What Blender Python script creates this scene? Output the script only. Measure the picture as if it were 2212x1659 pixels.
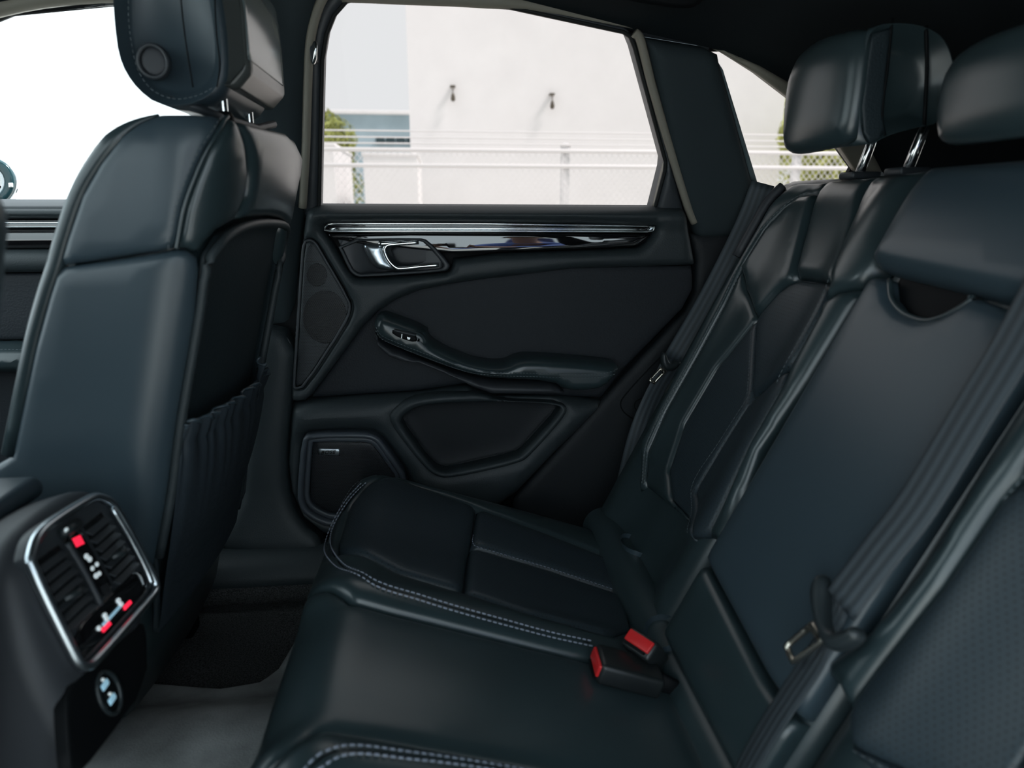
import bpy, bmesh, math, random
import numpy as np
from mathutils import Vector, Matrix
from mathutils.geometry import delaunay_2d_cdt

for o in list(bpy.data.objects):
    bpy.data.objects.remove(o)
SC = bpy.context.scene
COL = SC.collection
random.seed(7)
rng = np.random.default_rng(7)

# ------------------------------------------------------------------ camera
F = 1475.0                                   # focal length in pixels of the 2212 wide frame
TH = math.atan(379.5 / F)                    # pitch down
PS = math.atan(156 * math.cos(TH) / F)       # yaw towards the rear of the car
CAM = np.array([0.0, -0.70, 1.20])
fw = np.array([math.sin(PS) * math.cos(TH), math.cos(PS) * math.cos(TH), -math.sin(TH)])
rt = np.array([math.cos(PS), -math.sin(PS), 0.0])
up = np.cross(rt, fw)
cam = bpy.data.cameras.new('camera')
camo = bpy.data.objects.new('camera', cam)
COL.objects.link(camo)
camo.matrix_world = Matrix(((rt[0], up[0], -fw[0], CAM[0]), (rt[1], up[1], -fw[1], CAM[1]),
                            (rt[2], up[2], -fw[2], CAM[2]), (0, 0, 0, 1)))
cam.sensor_width = 36.0
cam.lens = F / 2212 * 36.0
cam.clip_start = 0.02
cam.dof.use_dof = True
cam.dof.focus_distance = 1.38
cam.dof.aperture_fstop = 3.6
SC.camera = camo

# ------------------------------------------------------------------ light
world = bpy.data.worlds.new('world')
SC.world = world
world.use_nodes = True
bg = world.node_tree.nodes['Background']
bg.inputs[0].default_value = (0.85, 1.0, 1.07, 1)
bg.inputs[1].default_value = 2.5
sun = bpy.data.lights.new('sun', 'SUN')
sun.energy = 6.4
sun.angle = 0.2
sun.color = (0.95, 0.98, 1.0)
suno = bpy.data.objects.new('sun', sun)
COL.objects.link(suno)
suno.rotation_euler = Vector((0.55, -0.22, 0.80)).to_track_quat('Z', 'Y').to_euler()
vs = SC.view_settings
vs.view_transform = 'Standard'
vs.look = 'None'
vs.exposure = 0.3
vs.gamma = 1.0
vs.use_curve_mapping = False
SC.cycles.max_bounces = 8
SC.cycles.sample_clamp_indirect = 4.0

# ------------------------------------------------------------------ pixel <-> place
def ray(px, py):
    return fw + rt * (px - 1106) / F - up * (py - 829.5) / F
def on_y(px, py, y):
    d = ray(px, py)
    return CAM + d * ((y - CAM[1]) / d[1])
def on_z(px, py, z):
    d = ray(px, py)
    return CAM + d * ((z - CAM[2]) / d[2])
def proj(p):
    v = np.asarray(p) - CAM
    w = v @ fw
    return np.array([1106 + F * (v @ rt) / w, 829.5 - F * (v @ up) / w])
def inv(S, px, py, g):
    """surface parameters (u, v) of the point of S seen at a pixel"""
    u, v = g
    t = np.array([px, py], float)
    for _ in range(40):
        p0 = proj(S(u, v))
        e = t - p0
        if np.abs(e).max() < 0.05:
            break
        h = 1e-4
        J = np.stack([(proj(S(u + h, v)) - p0) / h, (proj(S(u, v + h)) - p0) / h], 1)
        try:
            d = np.linalg.solve(J, e)
        except np.linalg.LinAlgError:
            d = np.linalg.lstsq(J, e, rcond=None)[0]
        n = np.abs(d).max()
        if n > 0.08:
            d *= 0.08 / n
        u, v = u + d[0], v + d[1]
    return (float(u), float(v))
def pix(S, pts, g):
    out = []
    for p in pts:
        q = inv(S, p[0], p[1], g)
        out.append(q)
        g = q
    return out
def chaikin(p, n=2, closed=True):
    p = [np.array(q, float) for q in p]
    for _ in range(n):
        o = []
        m = len(p)
        if not closed:
            o.append(p[0])
        for i in range(m if closed else m - 1):
            a, b = p[i], p[(i + 1) % m]
            o += [a * .75 + b * .25, a * .25 + b * .75]
        if not closed:
            o.append(p[-1])
        p = o
    return p
def resample(p, step, closed=True):
    p = [np.array(q, float) for q in p]
    if closed:
        p = p + [p[0]]
    o = []
    for a, b in zip(p[:-1], p[1:]):
        L = np.linalg.norm(b - a)
        n = max(1, int(math.ceil(L / step)))
        for k in range(n):
            o.append(a + (b - a) * k / n)
    if not closed:
        o.append(p[-1])
    return o
def even(p, step):
    """evenly spaced points along an open line"""
    p = np.array(p, float)
    L = np.r_[0, np.cumsum(np.linalg.norm(np.diff(p, axis=0), axis=1))]
    n = max(2, int(L[-1] / step) + 1)
    t = np.linspace(0, L[-1], n)
    return np.stack([np.interp(t, L, p[:, k]) for k in range(p.shape[1])], 1)
def spline(p, n=8):
    """Catmull-Rom through the points (open)"""
    p = [np.array(q, float) for q in p]
    p = [2 * p[0] - p[1]] + p + [2 * p[-1] - p[-2]]
    o = []
    for i in range(1, len(p) - 2):
        for k in range(n):
            t = k / n
            a, b, c, d = p[i - 1], p[i], p[i + 1], p[i + 2]
            o.append(.5 * (2 * b + (c - a) * t + (2 * a - 5 * b + 4 * c - d) * t * t + (3 * b - a - 3 * c + d) * t ** 3))
    o.append(p[-2])
    return o

# ------------------------------------------------------------------ objects
def place(o, parent):
    COL.objects.link(o)
    if parent is not None:
        o.parent = parent
        o.matrix_parent_inverse = Matrix.Translation(-world_loc(parent))
def world_loc(o):
    return Vector(o.get('_loc', (0, 0, 0)))
def tag(o, label=None, cat=None, group=None, kind=None):
    if label: o['label'] = label
    if cat: o['category'] = cat
    if group: o['group'] = group
    if kind: o['kind'] = kind
    return o
ROOTS = []
def empty(name, loc, label, cat, group=None, kind=None):
    o = bpy.data.objects.new(name, None)
    o.empty_display_size = 0.05
    o.location = loc
    o['_loc'] = tuple(float(c) for c in loc)
    ROOTS.append(o)
    place(o, None)
    return tag(o, label, cat, group, kind)
def mesh(name, verts, faces, mat, parent=None, smooth=True, uv=None):
    me = bpy.data.meshes.new(name)
    me.from_pydata([tuple(map(float, v)) for v in verts], [], [tuple(map(int, f)) for f in faces])
    bm = bmesh.new()
    bm.from_mesh(me)
    if uv is not None:
        lay = bm.loops.layers.uv.new('UVMap')
        bm.verts.ensure_lookup_table()
        for f in bm.faces:
            for l in f.loops:
                l[lay].uv = uv[l.vert.index]
    bm.normal_update()
    bm.to_mesh(me)
    bm.free()
    if smooth:
        me.polygons.foreach_set('use_smooth', [True] * len(me.polygons))
    me.materials.append(mat)
    o = bpy.data.objects.new(name, me)
    place(o, parent)
    return o
def seg_dist(P, loops):
    A = np.concatenate([np.array(l) for l in loops])
    B = np.concatenate([np.roll(np.array(l), -1, 0) for l in loops])
    AB = B - A
    L2 = np.maximum((AB ** 2).sum(1), 1e-12)
    out = np.empty(len(P))
    for i in range(0, len(P), 2000):
        Q = P[i:i + 2000]
        t = np.clip(((Q[:, None] - A[None]) * AB[None]).sum(2) / L2, 0, 1)
        d = np.linalg.norm(Q[:, None] - (A[None] + t[..., None] * AB[None]), axis=2)
        out[i:i + 2000] = d.min(1)
    return out
def inside(P, loop):
    x, y = P[:, 0], P[:, 1]
    L = np.array(loop)
    c = np.zeros(len(P), bool)
    j = len(L) - 1
    for i in range(len(L)):
        xi, yi = L[i]
        xj, yj = L[j]
        if yi != yj:
            c ^= ((yi > y) != (yj > y)) & (x < (xj - xi) * (y - yi) / (yj - yi) + xi)
        j = i
    return c
def snormal(S, u, v, flip):
    h = 1e-3
    a = (S(u + h, v) - S(u - h, v))
    b = (S(u, v + h) - S(u, v - h))
    n = np.cross(a, b)
    n /= max(np.linalg.norm(n), 1e-12)
    return -n if flip else n
def pillow(name, S, outline, mat, parent=None, h=.01, r=.012, base=0.0, skirt=.012, holes=(), step=.012,
           grid=.02, flip=False, round_=0, hole_round=0, extra=None, back=False, rounded=True):
    """a padded panel: the outline lies on surface S, the inside swells h above it over a rounded edge r"""
    if round_: outline = chaikin(outline, round_)
    holes = [chaikin(q, hole_round) if hole_round else q for q in holes]
    out = [tuple(q) for q in resample(outline, step)]
    hs = [[tuple(q) for q in resample(q, step)] for q in holes]
    loops = [out] + hs
    def area(l):
        a = np.array(l)
        b = np.roll(a, -1, 0)
        return (a[:, 0] * b[:, 1] - b[:, 0] * a[:, 1]).sum() / 2
    P, E = [], []
    for l in loops:
        n0 = len(P)
        P += l
        E += [(n0 + i, n0 + (i + 1) % len(l)) for i in range(len(l))]
    nb = len(P)
    cand = []
    for li, l in enumerate(loops):
        L = np.array(l)
        t = np.roll(L, -1, 0) - np.roll(L, 1, 0)
        t /= np.maximum(np.linalg.norm(t, axis=1, keepdims=True), 1e-9)
        nrm = np.stack([-t[:, 1], t[:, 0]], 1)
        sgn = 1 if area(l) > 0 else -1
        if li: sgn = -sgn
        for fr in ((.05, .2, .5, 1.0) if rounded else (.5,)):
            q = L + nrm * sgn * fr * r
            cand.append((q, fr * r))
    lo, hi = np.array(out).min(0), np.array(out).max(0)
    xs = np.arange(lo[0] + grid / 2, hi[0], grid)
    ys = np.arange(lo[1] + grid / 2, hi[1], grid)
    if len(xs) and len(ys):
        G = np.stack(np.meshgrid(xs, ys), -1).reshape(-1, 2)
        G = G[inside(G, out)]
        for q in hs:
            if len(G): G = G[~inside(G, q)]
        if len(G):
            d = seg_dist(G, loops)
            G = G[d > r * 1.15 + grid * .25]
    else:
        G = np.zeros((0, 2))
    pts = [np.array(P)]
    for q, dist in cand:
        ok = inside(q, out)
        for hh in hs: ok &= ~inside(q, hh)
        q = q[ok]
        if len(q):
            d = seg_dist(q, loops)
            q = q[d > dist * .93]
        if len(q): pts.append(q)
    if len(G): pts.append(G)
    A = np.concatenate(pts)
    # drop duplicates
    key = np.round(A / 1e-5).astype(np.int64)
    _, idx = np.unique(key, axis=0, return_index=True)
    keep = np.zeros(len(A), bool)
    keep[idx] = True
    keep[:nb] = True
    A = A[keep]
    res = delaunay_2d_cdt([Vector((float(a), float(b))) for a, b in A], E, [], 0, 1e-7)
    V = np.array([(v.x, v.y) for v in res[0]])
    FC = [list(f) for f in res[2]]
    cen = np.array([V[f].mean(0) for f in FC])
    ok = inside(cen, out)
    for q in hs: ok &= ~inside(cen, q)
    FC = [f for f, k in zip(FC, ok) if k]
    used = sorted({i for f in FC for i in f})
    mp = {k: i for i, k in enumerate(used)}
    V = V[used]
    FC = [[mp[i] for i in f] for f in FC]
    d = seg_dist(V, loops)
    k = np.clip(d / r, 0, 1)
    H = base + h * np.sqrt(np.maximum(1 - (1 - k) ** 2, 0))
    if extra is not None:
        H = H + np.array([extra(u, v) for u, v in V]) * k
    v3, nn = [], []
    for (u, v), hh in zip(V, H):
        n = snormal(S, u, v, flip)
        nn.append(n)
        v3.append(S(u, v) + n * hh)
    # orientation
    f0 = FC[0]
    nrm = np.cross(v3[f0[1]] - v3[f0[0]], v3[f0[2]] - v3[f0[0]])
    if nrm @ nn[f0[0]] < 0:
        FC = [f[::-1] for f in FC]
    uv = [tuple(q) for q in V]
    if skirt:
        cnt = {}
        for f in FC:
            for a, b in zip(f, f[1:] + f[:1]):
                cnt[(a, b)] = 1
        bl = [e for e in cnt if (e[1], e[0]) not in cnt]
        low = {}
        for a, b in bl:
            for i in (a, b):
                if i not in low:
                    low[i] = len(v3)
                    v3.append(v3[i] - nn[i] * skirt)
                    uv.append(uv[i])
        for a, b in bl:
            FC.append([b, a, low[a], low[b]])
        if back:
            nf = [f for f in FC if all(i < len(V) for i in f)]
            off = len(v3)
            for i in range(len(V)):
                v3.append(S(*V[i]) + nn[i] * (base - skirt))
                uv.append(uv[i])
            FC += [[i + off for i in f[::-1]] for f in nf]
    return mesh(name, v3, FC, mat, parent, True, uv)
def loft(name, rings, mat, parent=None, closed=True, caps=True, smooth=True):
    n = len(rings[0])
    v = [p for r_ in rings for p in r_]
    f = []
    for i in range(len(rings) - 1):
        for j in range(n if closed else n - 1):
            a, b = i * n + j, i * n + (j + 1) % n
            f.append((a, b, b + n, a + n))
    if caps and closed:
        f.append(tuple(range(n))[::-1])
        f.append(tuple((len(rings) - 1) * n + k for k in range(n)))
    return fixn(mesh(name, v, f, mat, parent, smooth))
def fixn(o):
    bm = bmesh.new()
    bm.from_mesh(o.data)
    bmesh.ops.recalc_face_normals(bm, faces=bm.faces)
    bm.to_mesh(o.data)
    bm.free()
    return o
def tube(name, pts, r, mat, parent=None, closed=False, n=8, flat=1.0, ups=None):
    pts = [np.array(p, float) for p in pts]
    m = len(pts)
    rings = []
    ref = np.array(ups if ups is not None else (0.3, 0.2, 0.93), float)
    for i, p in enumerate(pts):
        a = pts[(i - 1) % m] if (closed or i) else p
        b = pts[(i + 1) % m] if (closed or i < m - 1) else p
        t = b - a
        t /= max(np.linalg.norm(t), 1e-9)
        s = np.cross(t, ref)
        if np.linalg.norm(s) < 1e-3: s = np.cross(t, (1, 0, 0))
        s /= np.linalg.norm(s)
        w = np.cross(s, t)
        rr = r[i] if hasattr(r, '__len__') else r
        rings.append([p + rr * (math.cos(k) * s + flat * math.sin(k) * w) for k in np.linspace(0, 2 * math.pi, n, endpoint=False)])
    if closed: rings.append(rings[0])
    return loft(name, rings, mat, parent, True, not closed)
def ribbon(name, pts, wdir, width, thick, mat, parent=None):
    rings = []
    pts = [np.array(p, float) for p in pts]
    for i, p in enumerate(pts):
        a, b = pts[max(i - 1, 0)], pts[min(i + 1, len(pts) - 1)]
        t = (b - a) / np.linalg.norm(b - a)
        w = np.array(wdir[i] if np.ndim(wdir) > 1 else wdir, float)
        w = w - t * (w @ t)
        w /= np.linalg.norm(w)
        n = np.cross(t, w)
        W, T = width / 2, thick / 2
        rings.append([p + w * W + n * T * .4, p + w * W * .9 + n * T, p - w * W * .9 + n * T, p - w * W + n * T * .4,
                      p - w * W - n * T * .4, p - w * W * .9 - n * T, p + w * W * .9 - n * T, p + w * W - n * T * .4])
    v = [q for r_ in rings for q in r_]
    uvs = []
    s = 0
    for i, p in enumerate(pts):
        if i: s += np.linalg.norm(p - pts[i - 1])
        uvs += [(x, s) for x in (1, .95, .05, 0, 0, .05, .95, 1)]
    f = []
    for i in range(len(rings) - 1):
        for j in range(8):
            a, b = i * 8 + j, i * 8 + (j + 1) % 8
            f.append((a, b, b + 8, a + 8))
    f.append(tuple(range(8))[::-1])
    f.append(tuple((len(rings) - 1) * 8 + k for k in range(8)))
    return fixn(mesh(name, v, f, mat, parent, True, uvs))
def box(name, c, s, mat, parent=None, bev=0.0, rot=None):
    bm = bmesh.new()
    bmesh.ops.create_cube(bm, size=1.0)
    for v in bm.verts:
        v.co = Vector((v.co.x * s[0], v.co.y * s[1], v.co.z * s[2]))
    if bev:
        bmesh.ops.bevel(bm, geom=list(bm.edges), offset=bev, segments=3, profile=.5, affect='EDGES')
    M = Matrix.Translation(Vector([float(q) for q in c]))
    if rot is not None: M = M @ rot
    bm.transform(M)
    me = bpy.data.meshes.new(name)
    bm.to_mesh(me)
    bm.free()
    if bev: me.polygons.foreach_set('use_smooth', [True] * len(me.polygons))
    me.materials.append(mat)
    o = bpy.data.objects.new(name, me)
    place(o, parent)
    return o
def surf_grid(name, S, us, vs_, mat, parent=None, off=0.0, flip=False):
    v, f, uv = [], [], []
    for u in us:
        for w in vs_:
            p = S(u, w)
            if off: p = p + snormal(S, u, w, flip) * off
            v.append(p)
            uv.append((u, w))
    m = len(vs_)
    for i in range(len(us) - 1):
        for j in range(m - 1):
            a = i * m + j
            f.append((a, a + 1, a + m + 1, a + m))
    return mesh(name, v, f, mat, parent, True, uv)
def stitches(name, S, line, mat, parent=None, off=.002, length=.0045, gap=.0022, rad=.0006, flip=False):
    """a row of short thread stitches lying on the surface"""
    pts = even(line, (length + gap))
    V, Fc = [], []
    for a, b in zip(pts[:-1], pts[1:]):
        e = a + (b - a) * (length / (length + gap))
        p0 = S(*a) + snormal(S, a[0], a[1], flip) * off
        p1 = S(*e) + snormal(S, e[0], e[1], flip) * off
        t = p1 - p0
        L = np.linalg.norm(t)
        if L < 1e-5: continue
        t /= L
        n = snormal(S, a[0], a[1], flip)
        s = np.cross(t, n)
        k = len(V)
        for q, sc in ((p0, .5), (p0 + t * L * .25, 1), (p1 - t * L * .25, 1), (p1, .5)):
            V += [q + s * rad * sc, q + n * rad * sc * 1.3, q - s * rad * sc]
        for m in range(3):
            for j in range(2):
                i0 = k + m * 3 + j
                Fc.append((i0, i0 + 1, i0 + 4, i0 + 3))
    o = mesh(name, V, Fc, mat, parent)
    o['kind'] = 'stuff'
    return o
def rblock(name, prof, y0, y1, rnd, mat, parent=None, bulge=0.0, n=7):
    """a padded block: side profile (x, z), swept across y with rounded cheeks"""
    P = np.array(prof)
    c = P.mean(0)
    size = np.abs(P - c).max(0).mean()
    rings = []
    ys = []
    for k in range(n):
        a = math.pi / 2 * k / (n - 1)
        ys.append((y0 + rnd * (1 - math.sin(a)), 1 - rnd / size * (1 - math.cos(math.pi / 2 - a))))
    for k in range(1, 6):
        ys.append((y0 + rnd + (y1 - y0 - 2 * rnd) * k / 6, 1.0))
    for k in range(n):
        a = math.pi / 2 * k / (n - 1)
        ys.append((y1 - rnd * (1 - math.cos(a)) if 0 else y1 - rnd + rnd * math.sin(a), 1 - rnd / size * (1 - math.cos(a))))
    rings = []
    for y, s in ys:
        t = (y - (y0 + y1) / 2) / ((y1 - y0) / 2)
        q = c + (P - c) * s
        rings.append([np.array((x - bulge * (1 - t * t), y, z)) for x, z in q])
    return loft(name, rings, mat, parent)

# ------------------------------------------------------------------ materials
def mat(name, col, rough=.5, metal=0.0, spec=.5, bump=None, noise=None, **kw):
    m = bpy.data.materials.new(name)
    m.use_nodes = True
    nt = m.node_tree
    b = nt.nodes['Principled BSDF']
    b.inputs['Base Color'].default_value = (*col, 1)
    b.inputs['Roughness'].default_value = rough
    b.inputs['Metallic'].default_value = metal
    b.inputs['Specular IOR Level'].default_value = spec
    for k, v in kw.items():
        b.inputs[k.replace('_', ' ')].default_value = v
    tc = nt.nodes.new('ShaderNodeTexCoord')
    if noise:                                   # (scale, lo, hi) tonal variation of the base colour
        n = nt.nodes.new('ShaderNodeTexNoise')
        n.inputs['Scale'].default_value = noise[0]
        n.inputs['Detail'].default_value = 4
        nt.links.new(tc.outputs['Object'], n.inputs['Vector'])
        mr = nt.nodes.new('ShaderNodeMapRange')
        mr.inputs['From Min'].default_value = .3
        mr.inputs['From Max'].default_value = .7
        mr.inputs['To Min'].default_value = noise[1]
        mr.inputs['To Max'].default_value = noise[2]
        nt.links.new(n.outputs['Fac'], mr.inputs['Value'])
        mx = nt.nodes.new('ShaderNodeVectorMath')
        mx.operation = 'SCALE'
        mx.inputs[0].default_value = col
        nt.links.new(mr.outputs[0], mx.inputs['Scale'])
        nt.links.new(mx.outputs[0], b.inputs['Base Color'])
    if bump:                                    # (kind, scale, strength, distance)
        if bump[0] == 'noise':
            t = nt.nodes.new('ShaderNodeTexNoise')
            t.inputs['Detail'].default_value = 3
            src = t.outputs['Fac']
        else:
            t = nt.nodes.new('ShaderNodeTexVoronoi')
            src = t.outputs['Distance']
        t.inputs['Scale'].default_value = bump[1]
        nt.links.new(tc.outputs['Object'], t.inputs['Vector'])
        bn = nt.nodes.new('ShaderNodeBump')
        bn.inputs['Strength'].default_value = bump[2]
        bn.inputs['Distance'].default_value = bump[3]
        nt.links.new(src, bn.inputs['Height'])
        nt.links.new(bn.outputs[0], b.inputs['Normal'])
    return m
def dotted(name, col, hole, pitch, frac, rough, depth=.3, spec=.5):
    """regular staggered perforations in the panel's own (u, v) metres"""
    m = mat(name, col, rough, 0, spec)
    nt = m.node_tree
    b = nt.nodes['Principled BSDF']
    uvn = nt.nodes.new('ShaderNodeUVMap')
    sp = nt.nodes.new('ShaderNodeSeparateXYZ')
    nt.links.new(uvn.outputs[0], sp.inputs[0])
    def mt(op, a, bb=None):
        n = nt.nodes.new('ShaderNodeMath')
        n.operation = op
        for i, q in enumerate((a, bb)):
            if q is None: continue
            if isinstance(q, (int, float)): n.inputs[i].default_value = q
            else: nt.links.new(q, n.inputs[i])
        return n.outputs[0]
    x = mt('DIVIDE', sp.outputs[0], pitch)
    y = mt('DIVIDE', sp.outputs[1], pitch * .866)
    row = mt('FLOOR', y)
    odd = mt('MULTIPLY', mt('MODULO', mt('ABSOLUTE', row), 2.0), .5)
    fx = mt('SUBTRACT', mt('FRACT', mt('ADD', x, odd)), .5)
    fy = mt('MULTIPLY', mt('SUBTRACT', mt('FRACT', y), .5), .866)
    d = mt('SQRT', mt('ADD', mt('MULTIPLY', fx, fx), mt('MULTIPLY', fy, fy)))
    k = nt.nodes.new('ShaderNodeMapRange')
    k.inputs['From Min'].default_value = frac * .8
    k.inputs['From Max'].default_value = frac * 1.2
    nt.links.new(d, k.inputs['Value'])
    mx = nt.nodes.new('ShaderNodeMix')
    mx.data_type = 'RGBA'
    mx.inputs[6].default_value = (*hole, 1)
    mx.inputs[7].default_value = (*col, 1)
    nt.links.new(k.outputs[0], mx.inputs[0])
    nt.links.new(mx.outputs[2], b.inputs['Base Color'])
    bn = nt.nodes.new('ShaderNodeBump')
    bn.inputs['Strength'].default_value = depth
    bn.inputs['Distance'].default_value = pitch * .3
    nt.links.new(k.outputs[0], bn.inputs['Height'])
    nt.links.new(bn.outputs[0], b.inputs['Normal'])
    return m
def webbing(name, col):
    m = mat(name, col, .55, 0, .4)
    nt = m.node_tree
    b = nt.nodes['Principled BSDF']
    uvn = nt.nodes.new('ShaderNodeUVMap')
    w = nt.nodes.new('ShaderNodeTexWave')
    w.bands_direction = 'X'
    w.inputs['Scale'].default_value = 1.25
    w.inputs['Distortion'].default_value = 0
    nt.links.new(uvn.outputs[0], w.inputs['Vector'])
    mr = nt.nodes.new('ShaderNodeMapRange')
    mr.inputs['To Min'].default_value = .75
    mr.inputs['To Max'].default_value = 1.35
    nt.links.new(w.outputs['Fac'], mr.inputs['Value'])
    mx = nt.nodes.new('ShaderNodeVectorMath')
    mx.operation = 'SCALE'
    mx.inputs[0].default_value = col
    nt.links.new(mr.outputs[0], mx.inputs['Scale'])
    nt.links.new(mx.outputs[0], b.inputs['Base Color'])
    bn = nt.nodes.new('ShaderNodeBump')
    bn.inputs['Strength'].default_value = .5
    bn.inputs['Distance'].default_value = .001
    nt.links.new(w.outputs['Fac'], bn.inputs['Height'])
    nt.links.new(bn.outputs[0], b.inputs['Normal'])
    return m
def emis(name, col, s):
    m = mat(name, col, .4)
    b = m.node_tree.nodes['Principled BSDF']
    b.inputs['Emission Color'].default_value = (*col, 1)
    b.inputs['Emission Strength'].default_value = s
    return m
M = {}
M['leather'] = mat('leather', (.025, .041, .046), .30, 0, .7, ('voronoi', 700, .06, .0005), (9, .9, 1.1))
M['leather_lit'] = mat('leather_skylit', (.037, .057, .071), .36, 0, .6, ('voronoi', 800, .05, .0005))  # paler, bluer copy of leather with sky light put into its colour
M['perf'] = dotted('perforated_leather', (.024, .037, .046), (.006, .009, .011), .0062, .15, .42)
M['thread'] = mat('grey_thread', (.24, .27, .33), .7)
M['dark_thread'] = mat('dark_thread', (.10, .12, .13), .7)
M['plastic'] = mat('grained_plastic', (.026, .035, .039), .52, 0, .4, ('voronoi', 420, .25, .0008), (6, .95, 1.05))
M['insert'] = mat('grained_insert', (.016, .020, .025), .62, 0, .3, ('voronoi', 260, .35, .001))
M['arch'] = mat('arch_plastic', (.012, .015, .018), .6, 0, .3, ('voronoi', 420, .25, .0008))
M['softplastic'] = mat('soft_plastic', (.036, .040, .046), .5, 0, .4, ('noise', 900, .08, .0005))
M['shell'] = mat('seat_shell', (.018, .028, .033), .5, 0, .4, ('voronoi', 300, .3, .001))
M['pocket'] = mat('pocket_fabric', (.026, .036, .045), .6, 0, .3, ('noise', 60, .25, .004))
M['pillar'] = mat('pillar_fabric', (.028, .040, .045), .75, 0, .25, ('noise', 700, .2, .001))
M['roof'] = mat('headliner_fabric', (.009, .013, .015), .9, 0, .15, ('noise', 600, .2, .001))
M['edge'] = mat('lit_edge_trim', (.24, .225, .185), .55, 0, .4)  # beige of outdoor light on dark edges, put into the base colour
M['rubber'] = mat('rubber_seal', (.008, .010, .010), .6, 0, .3)
M['chrome'] = mat('chrome', (.80, .83, .84), .12, 1.0)
M['satin'] = mat('satin_chrome', (.62, .68, .72), .28, 1.0)
M['gloss'] = mat('piano_black', (.006, .006, .007), .03, 0, .7, Coat_Weight=1.0, Coat_Roughness=.02)
M['black'] = mat('matt_black', (.004, .005, .006), .6, 0, .15)
M['bezel'] = mat('bezel_plastic', (.034, .040, .046), .42, 0, .4)
M['frame'] = mat('speaker_frame', (.055, .066, .080), .40, 0, .5)
M['grille'] = dotted('speaker_grille', (.030, .038, .044), (.006, .008, .010), .0034, .30, .5, .5)
M['grille_open'] = dotted('speaker_grille_open', (.014, .018, .021), (.002, .002, .003), .0040, .38, .5, .6)
M['mesh'] = dotted('speaker_mesh', (.016, .020, .026), (.002, .002, .003), .0036, .34, .45, .6)
M['cargo_mesh'] = dotted('cargo_mesh', (.022, .027, .030), (.004, .005, .005), .012, .3, .6, .6)
M['carpet'] = mat('charcoal_carpet', (.060, .063, .064), .95, 0, .1, ('noise', 500, .9, .004), (350, .4, 1.9))
M['mat'] = mat('lit_tunnel_carpet', (.36, .38, .38), .95, 0, .1, ('noise', 300, .5, .003), (12, .7, 1.3))  # separate carpet; its paleness also carries door light falling on the hump
M['belt'] = webbing('belt_webbing', (.050, .062, .072))
M['tongue'] = mat('belt_tongue_plastic', (.020, .027, .030), .38, 0, .5)
M['metal'] = mat('brushed_steel', (.62, .58, .50), .25, 1.0)
M['red'] = mat('red_plastic', (.62, .018, .02), .4, 0, .5)
M['buckle'] = mat('buckle_plastic', (.012, .015, .016), .35, 0, .5)
M['icon'] = emis('icon_white', (.75, .85, .88), .35)
M['icon_red'] = emis('icon_red', (.9, .02, .06), 1.0)
M['icon_line'] = emis('icon_line', (.35, .6, .75), .35)
def glass(name, tint):
    g = bpy.data.materials.new(name)
    g.use_nodes = True
    nt = g.node_tree
    nt.nodes.remove(nt.nodes['Principled BSDF'])
    tr = nt.nodes.new('ShaderNodeBsdfTransparent')
    tr.inputs[0].default_value = (*tint, 1)
    gl = nt.nodes.new('ShaderNodeBsdfGlossy')
    gl.inputs['Roughness'].default_value = .0
    fr = nt.nodes.new('ShaderNodeFresnel')
    fr.inputs[0].default_value = 1.15
    ms = nt.nodes.new('ShaderNodeMixShader')
    nt.links.new(fr.outputs[0], ms.inputs[0])
    nt.links.new(tr.outputs[0], ms.inputs[1])
    nt.links.new(gl.outputs[0], ms.inputs[2])
    nt.links.new(ms.outputs[0], nt.nodes['Material Output'].inputs[0])
    return g
M['glass'] = glass('window_glass', (.298, .257, .244))  # dark tint added to hold down the brightness of the outdoors
M['glass_front'] = glass('front_door_glass', (.82, .80, .79))
M['glass_clear'] = glass('windscreen_glass', (.80, .82, .81))

# ================================================================== the car body
def A(*c): return np.array(c, float)
def D(x, z): return A(x, .73, z)                         # inner face of the doors
def side(x, z): return A(x, .73 - .32 * max(z - 1.2, 0) , z)
def Wn(x, z): return A(x, .73 - .32 * (z - 1.2), z)      # the glass leans inwards
gW = (.2, 1.4)
gD = (.2, 1.0)

rail_px = [(0, 22), (150, -4), (750, -6), (1100, 8), (1350, 62), (1519, 100), (1564, 110), (1640, 143), (1743, 203), (1822, 262)]
rail_pts = pix(Wn, rail_px, (-.7, 1.5))
rail_x = [-1.6, -1.2, -.95] + [p[0] for p in rail_pts] + [1.05, 1.25, 1.42]
rail_z = [1.12, 1.33, 1.45] + [p[1] for p in rail_pts] + [1.17, 1.08, 1.0]
def rail(x): return float(np.interp(x, rail_x, rail_z))
def roof_s(x, t):
    z0 = rail(x)
    y0 = .73 - .32 * (z0 - 1.2)
    cr = float(np.interp(x, [-1.6, -.8, .2, .8, 1.4], [.06, .09, .10, .10, .04]))
    return A(x, t * y0, z0 + cr * (1 - abs(t) ** 2.6))
ceiling = empty('ceiling', (0, 0, 1.6), 'dark fabric headliner curving down to the rear over the seats', 'headliner', kind='structure')
surf_grid('headliner', roof_s, np.linspace(-.84, 1.02, 60), np.linspace(-1, 1, 33), M['roof'], ceiling)
surf_grid('outer_skin', lambda x, t: roof_s(x, t) + A(0, 0, .03), np.linspace(-.86, 1.04, 40), np.linspace(-1.04, 1.04, 17), M['black'], ceiling)
ws = surf_grid('window_2', roof_s, np.linspace(-1.53, -.85, 14), np.linspace(-.97, .97, 17), M['glass_clear'])
tag(ws, 'sloping clear windscreen ahead of the front seats', 'windscreen', kind='structure')
hg = surf_grid('window_3', roof_s, np.linspace(1.03, 1.40, 10), np.linspace(-.9, .9, 17), M['glass'])
tag(hg, 'sloping tailgate window behind the rear headrests', 'rear window', kind='structure')
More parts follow.
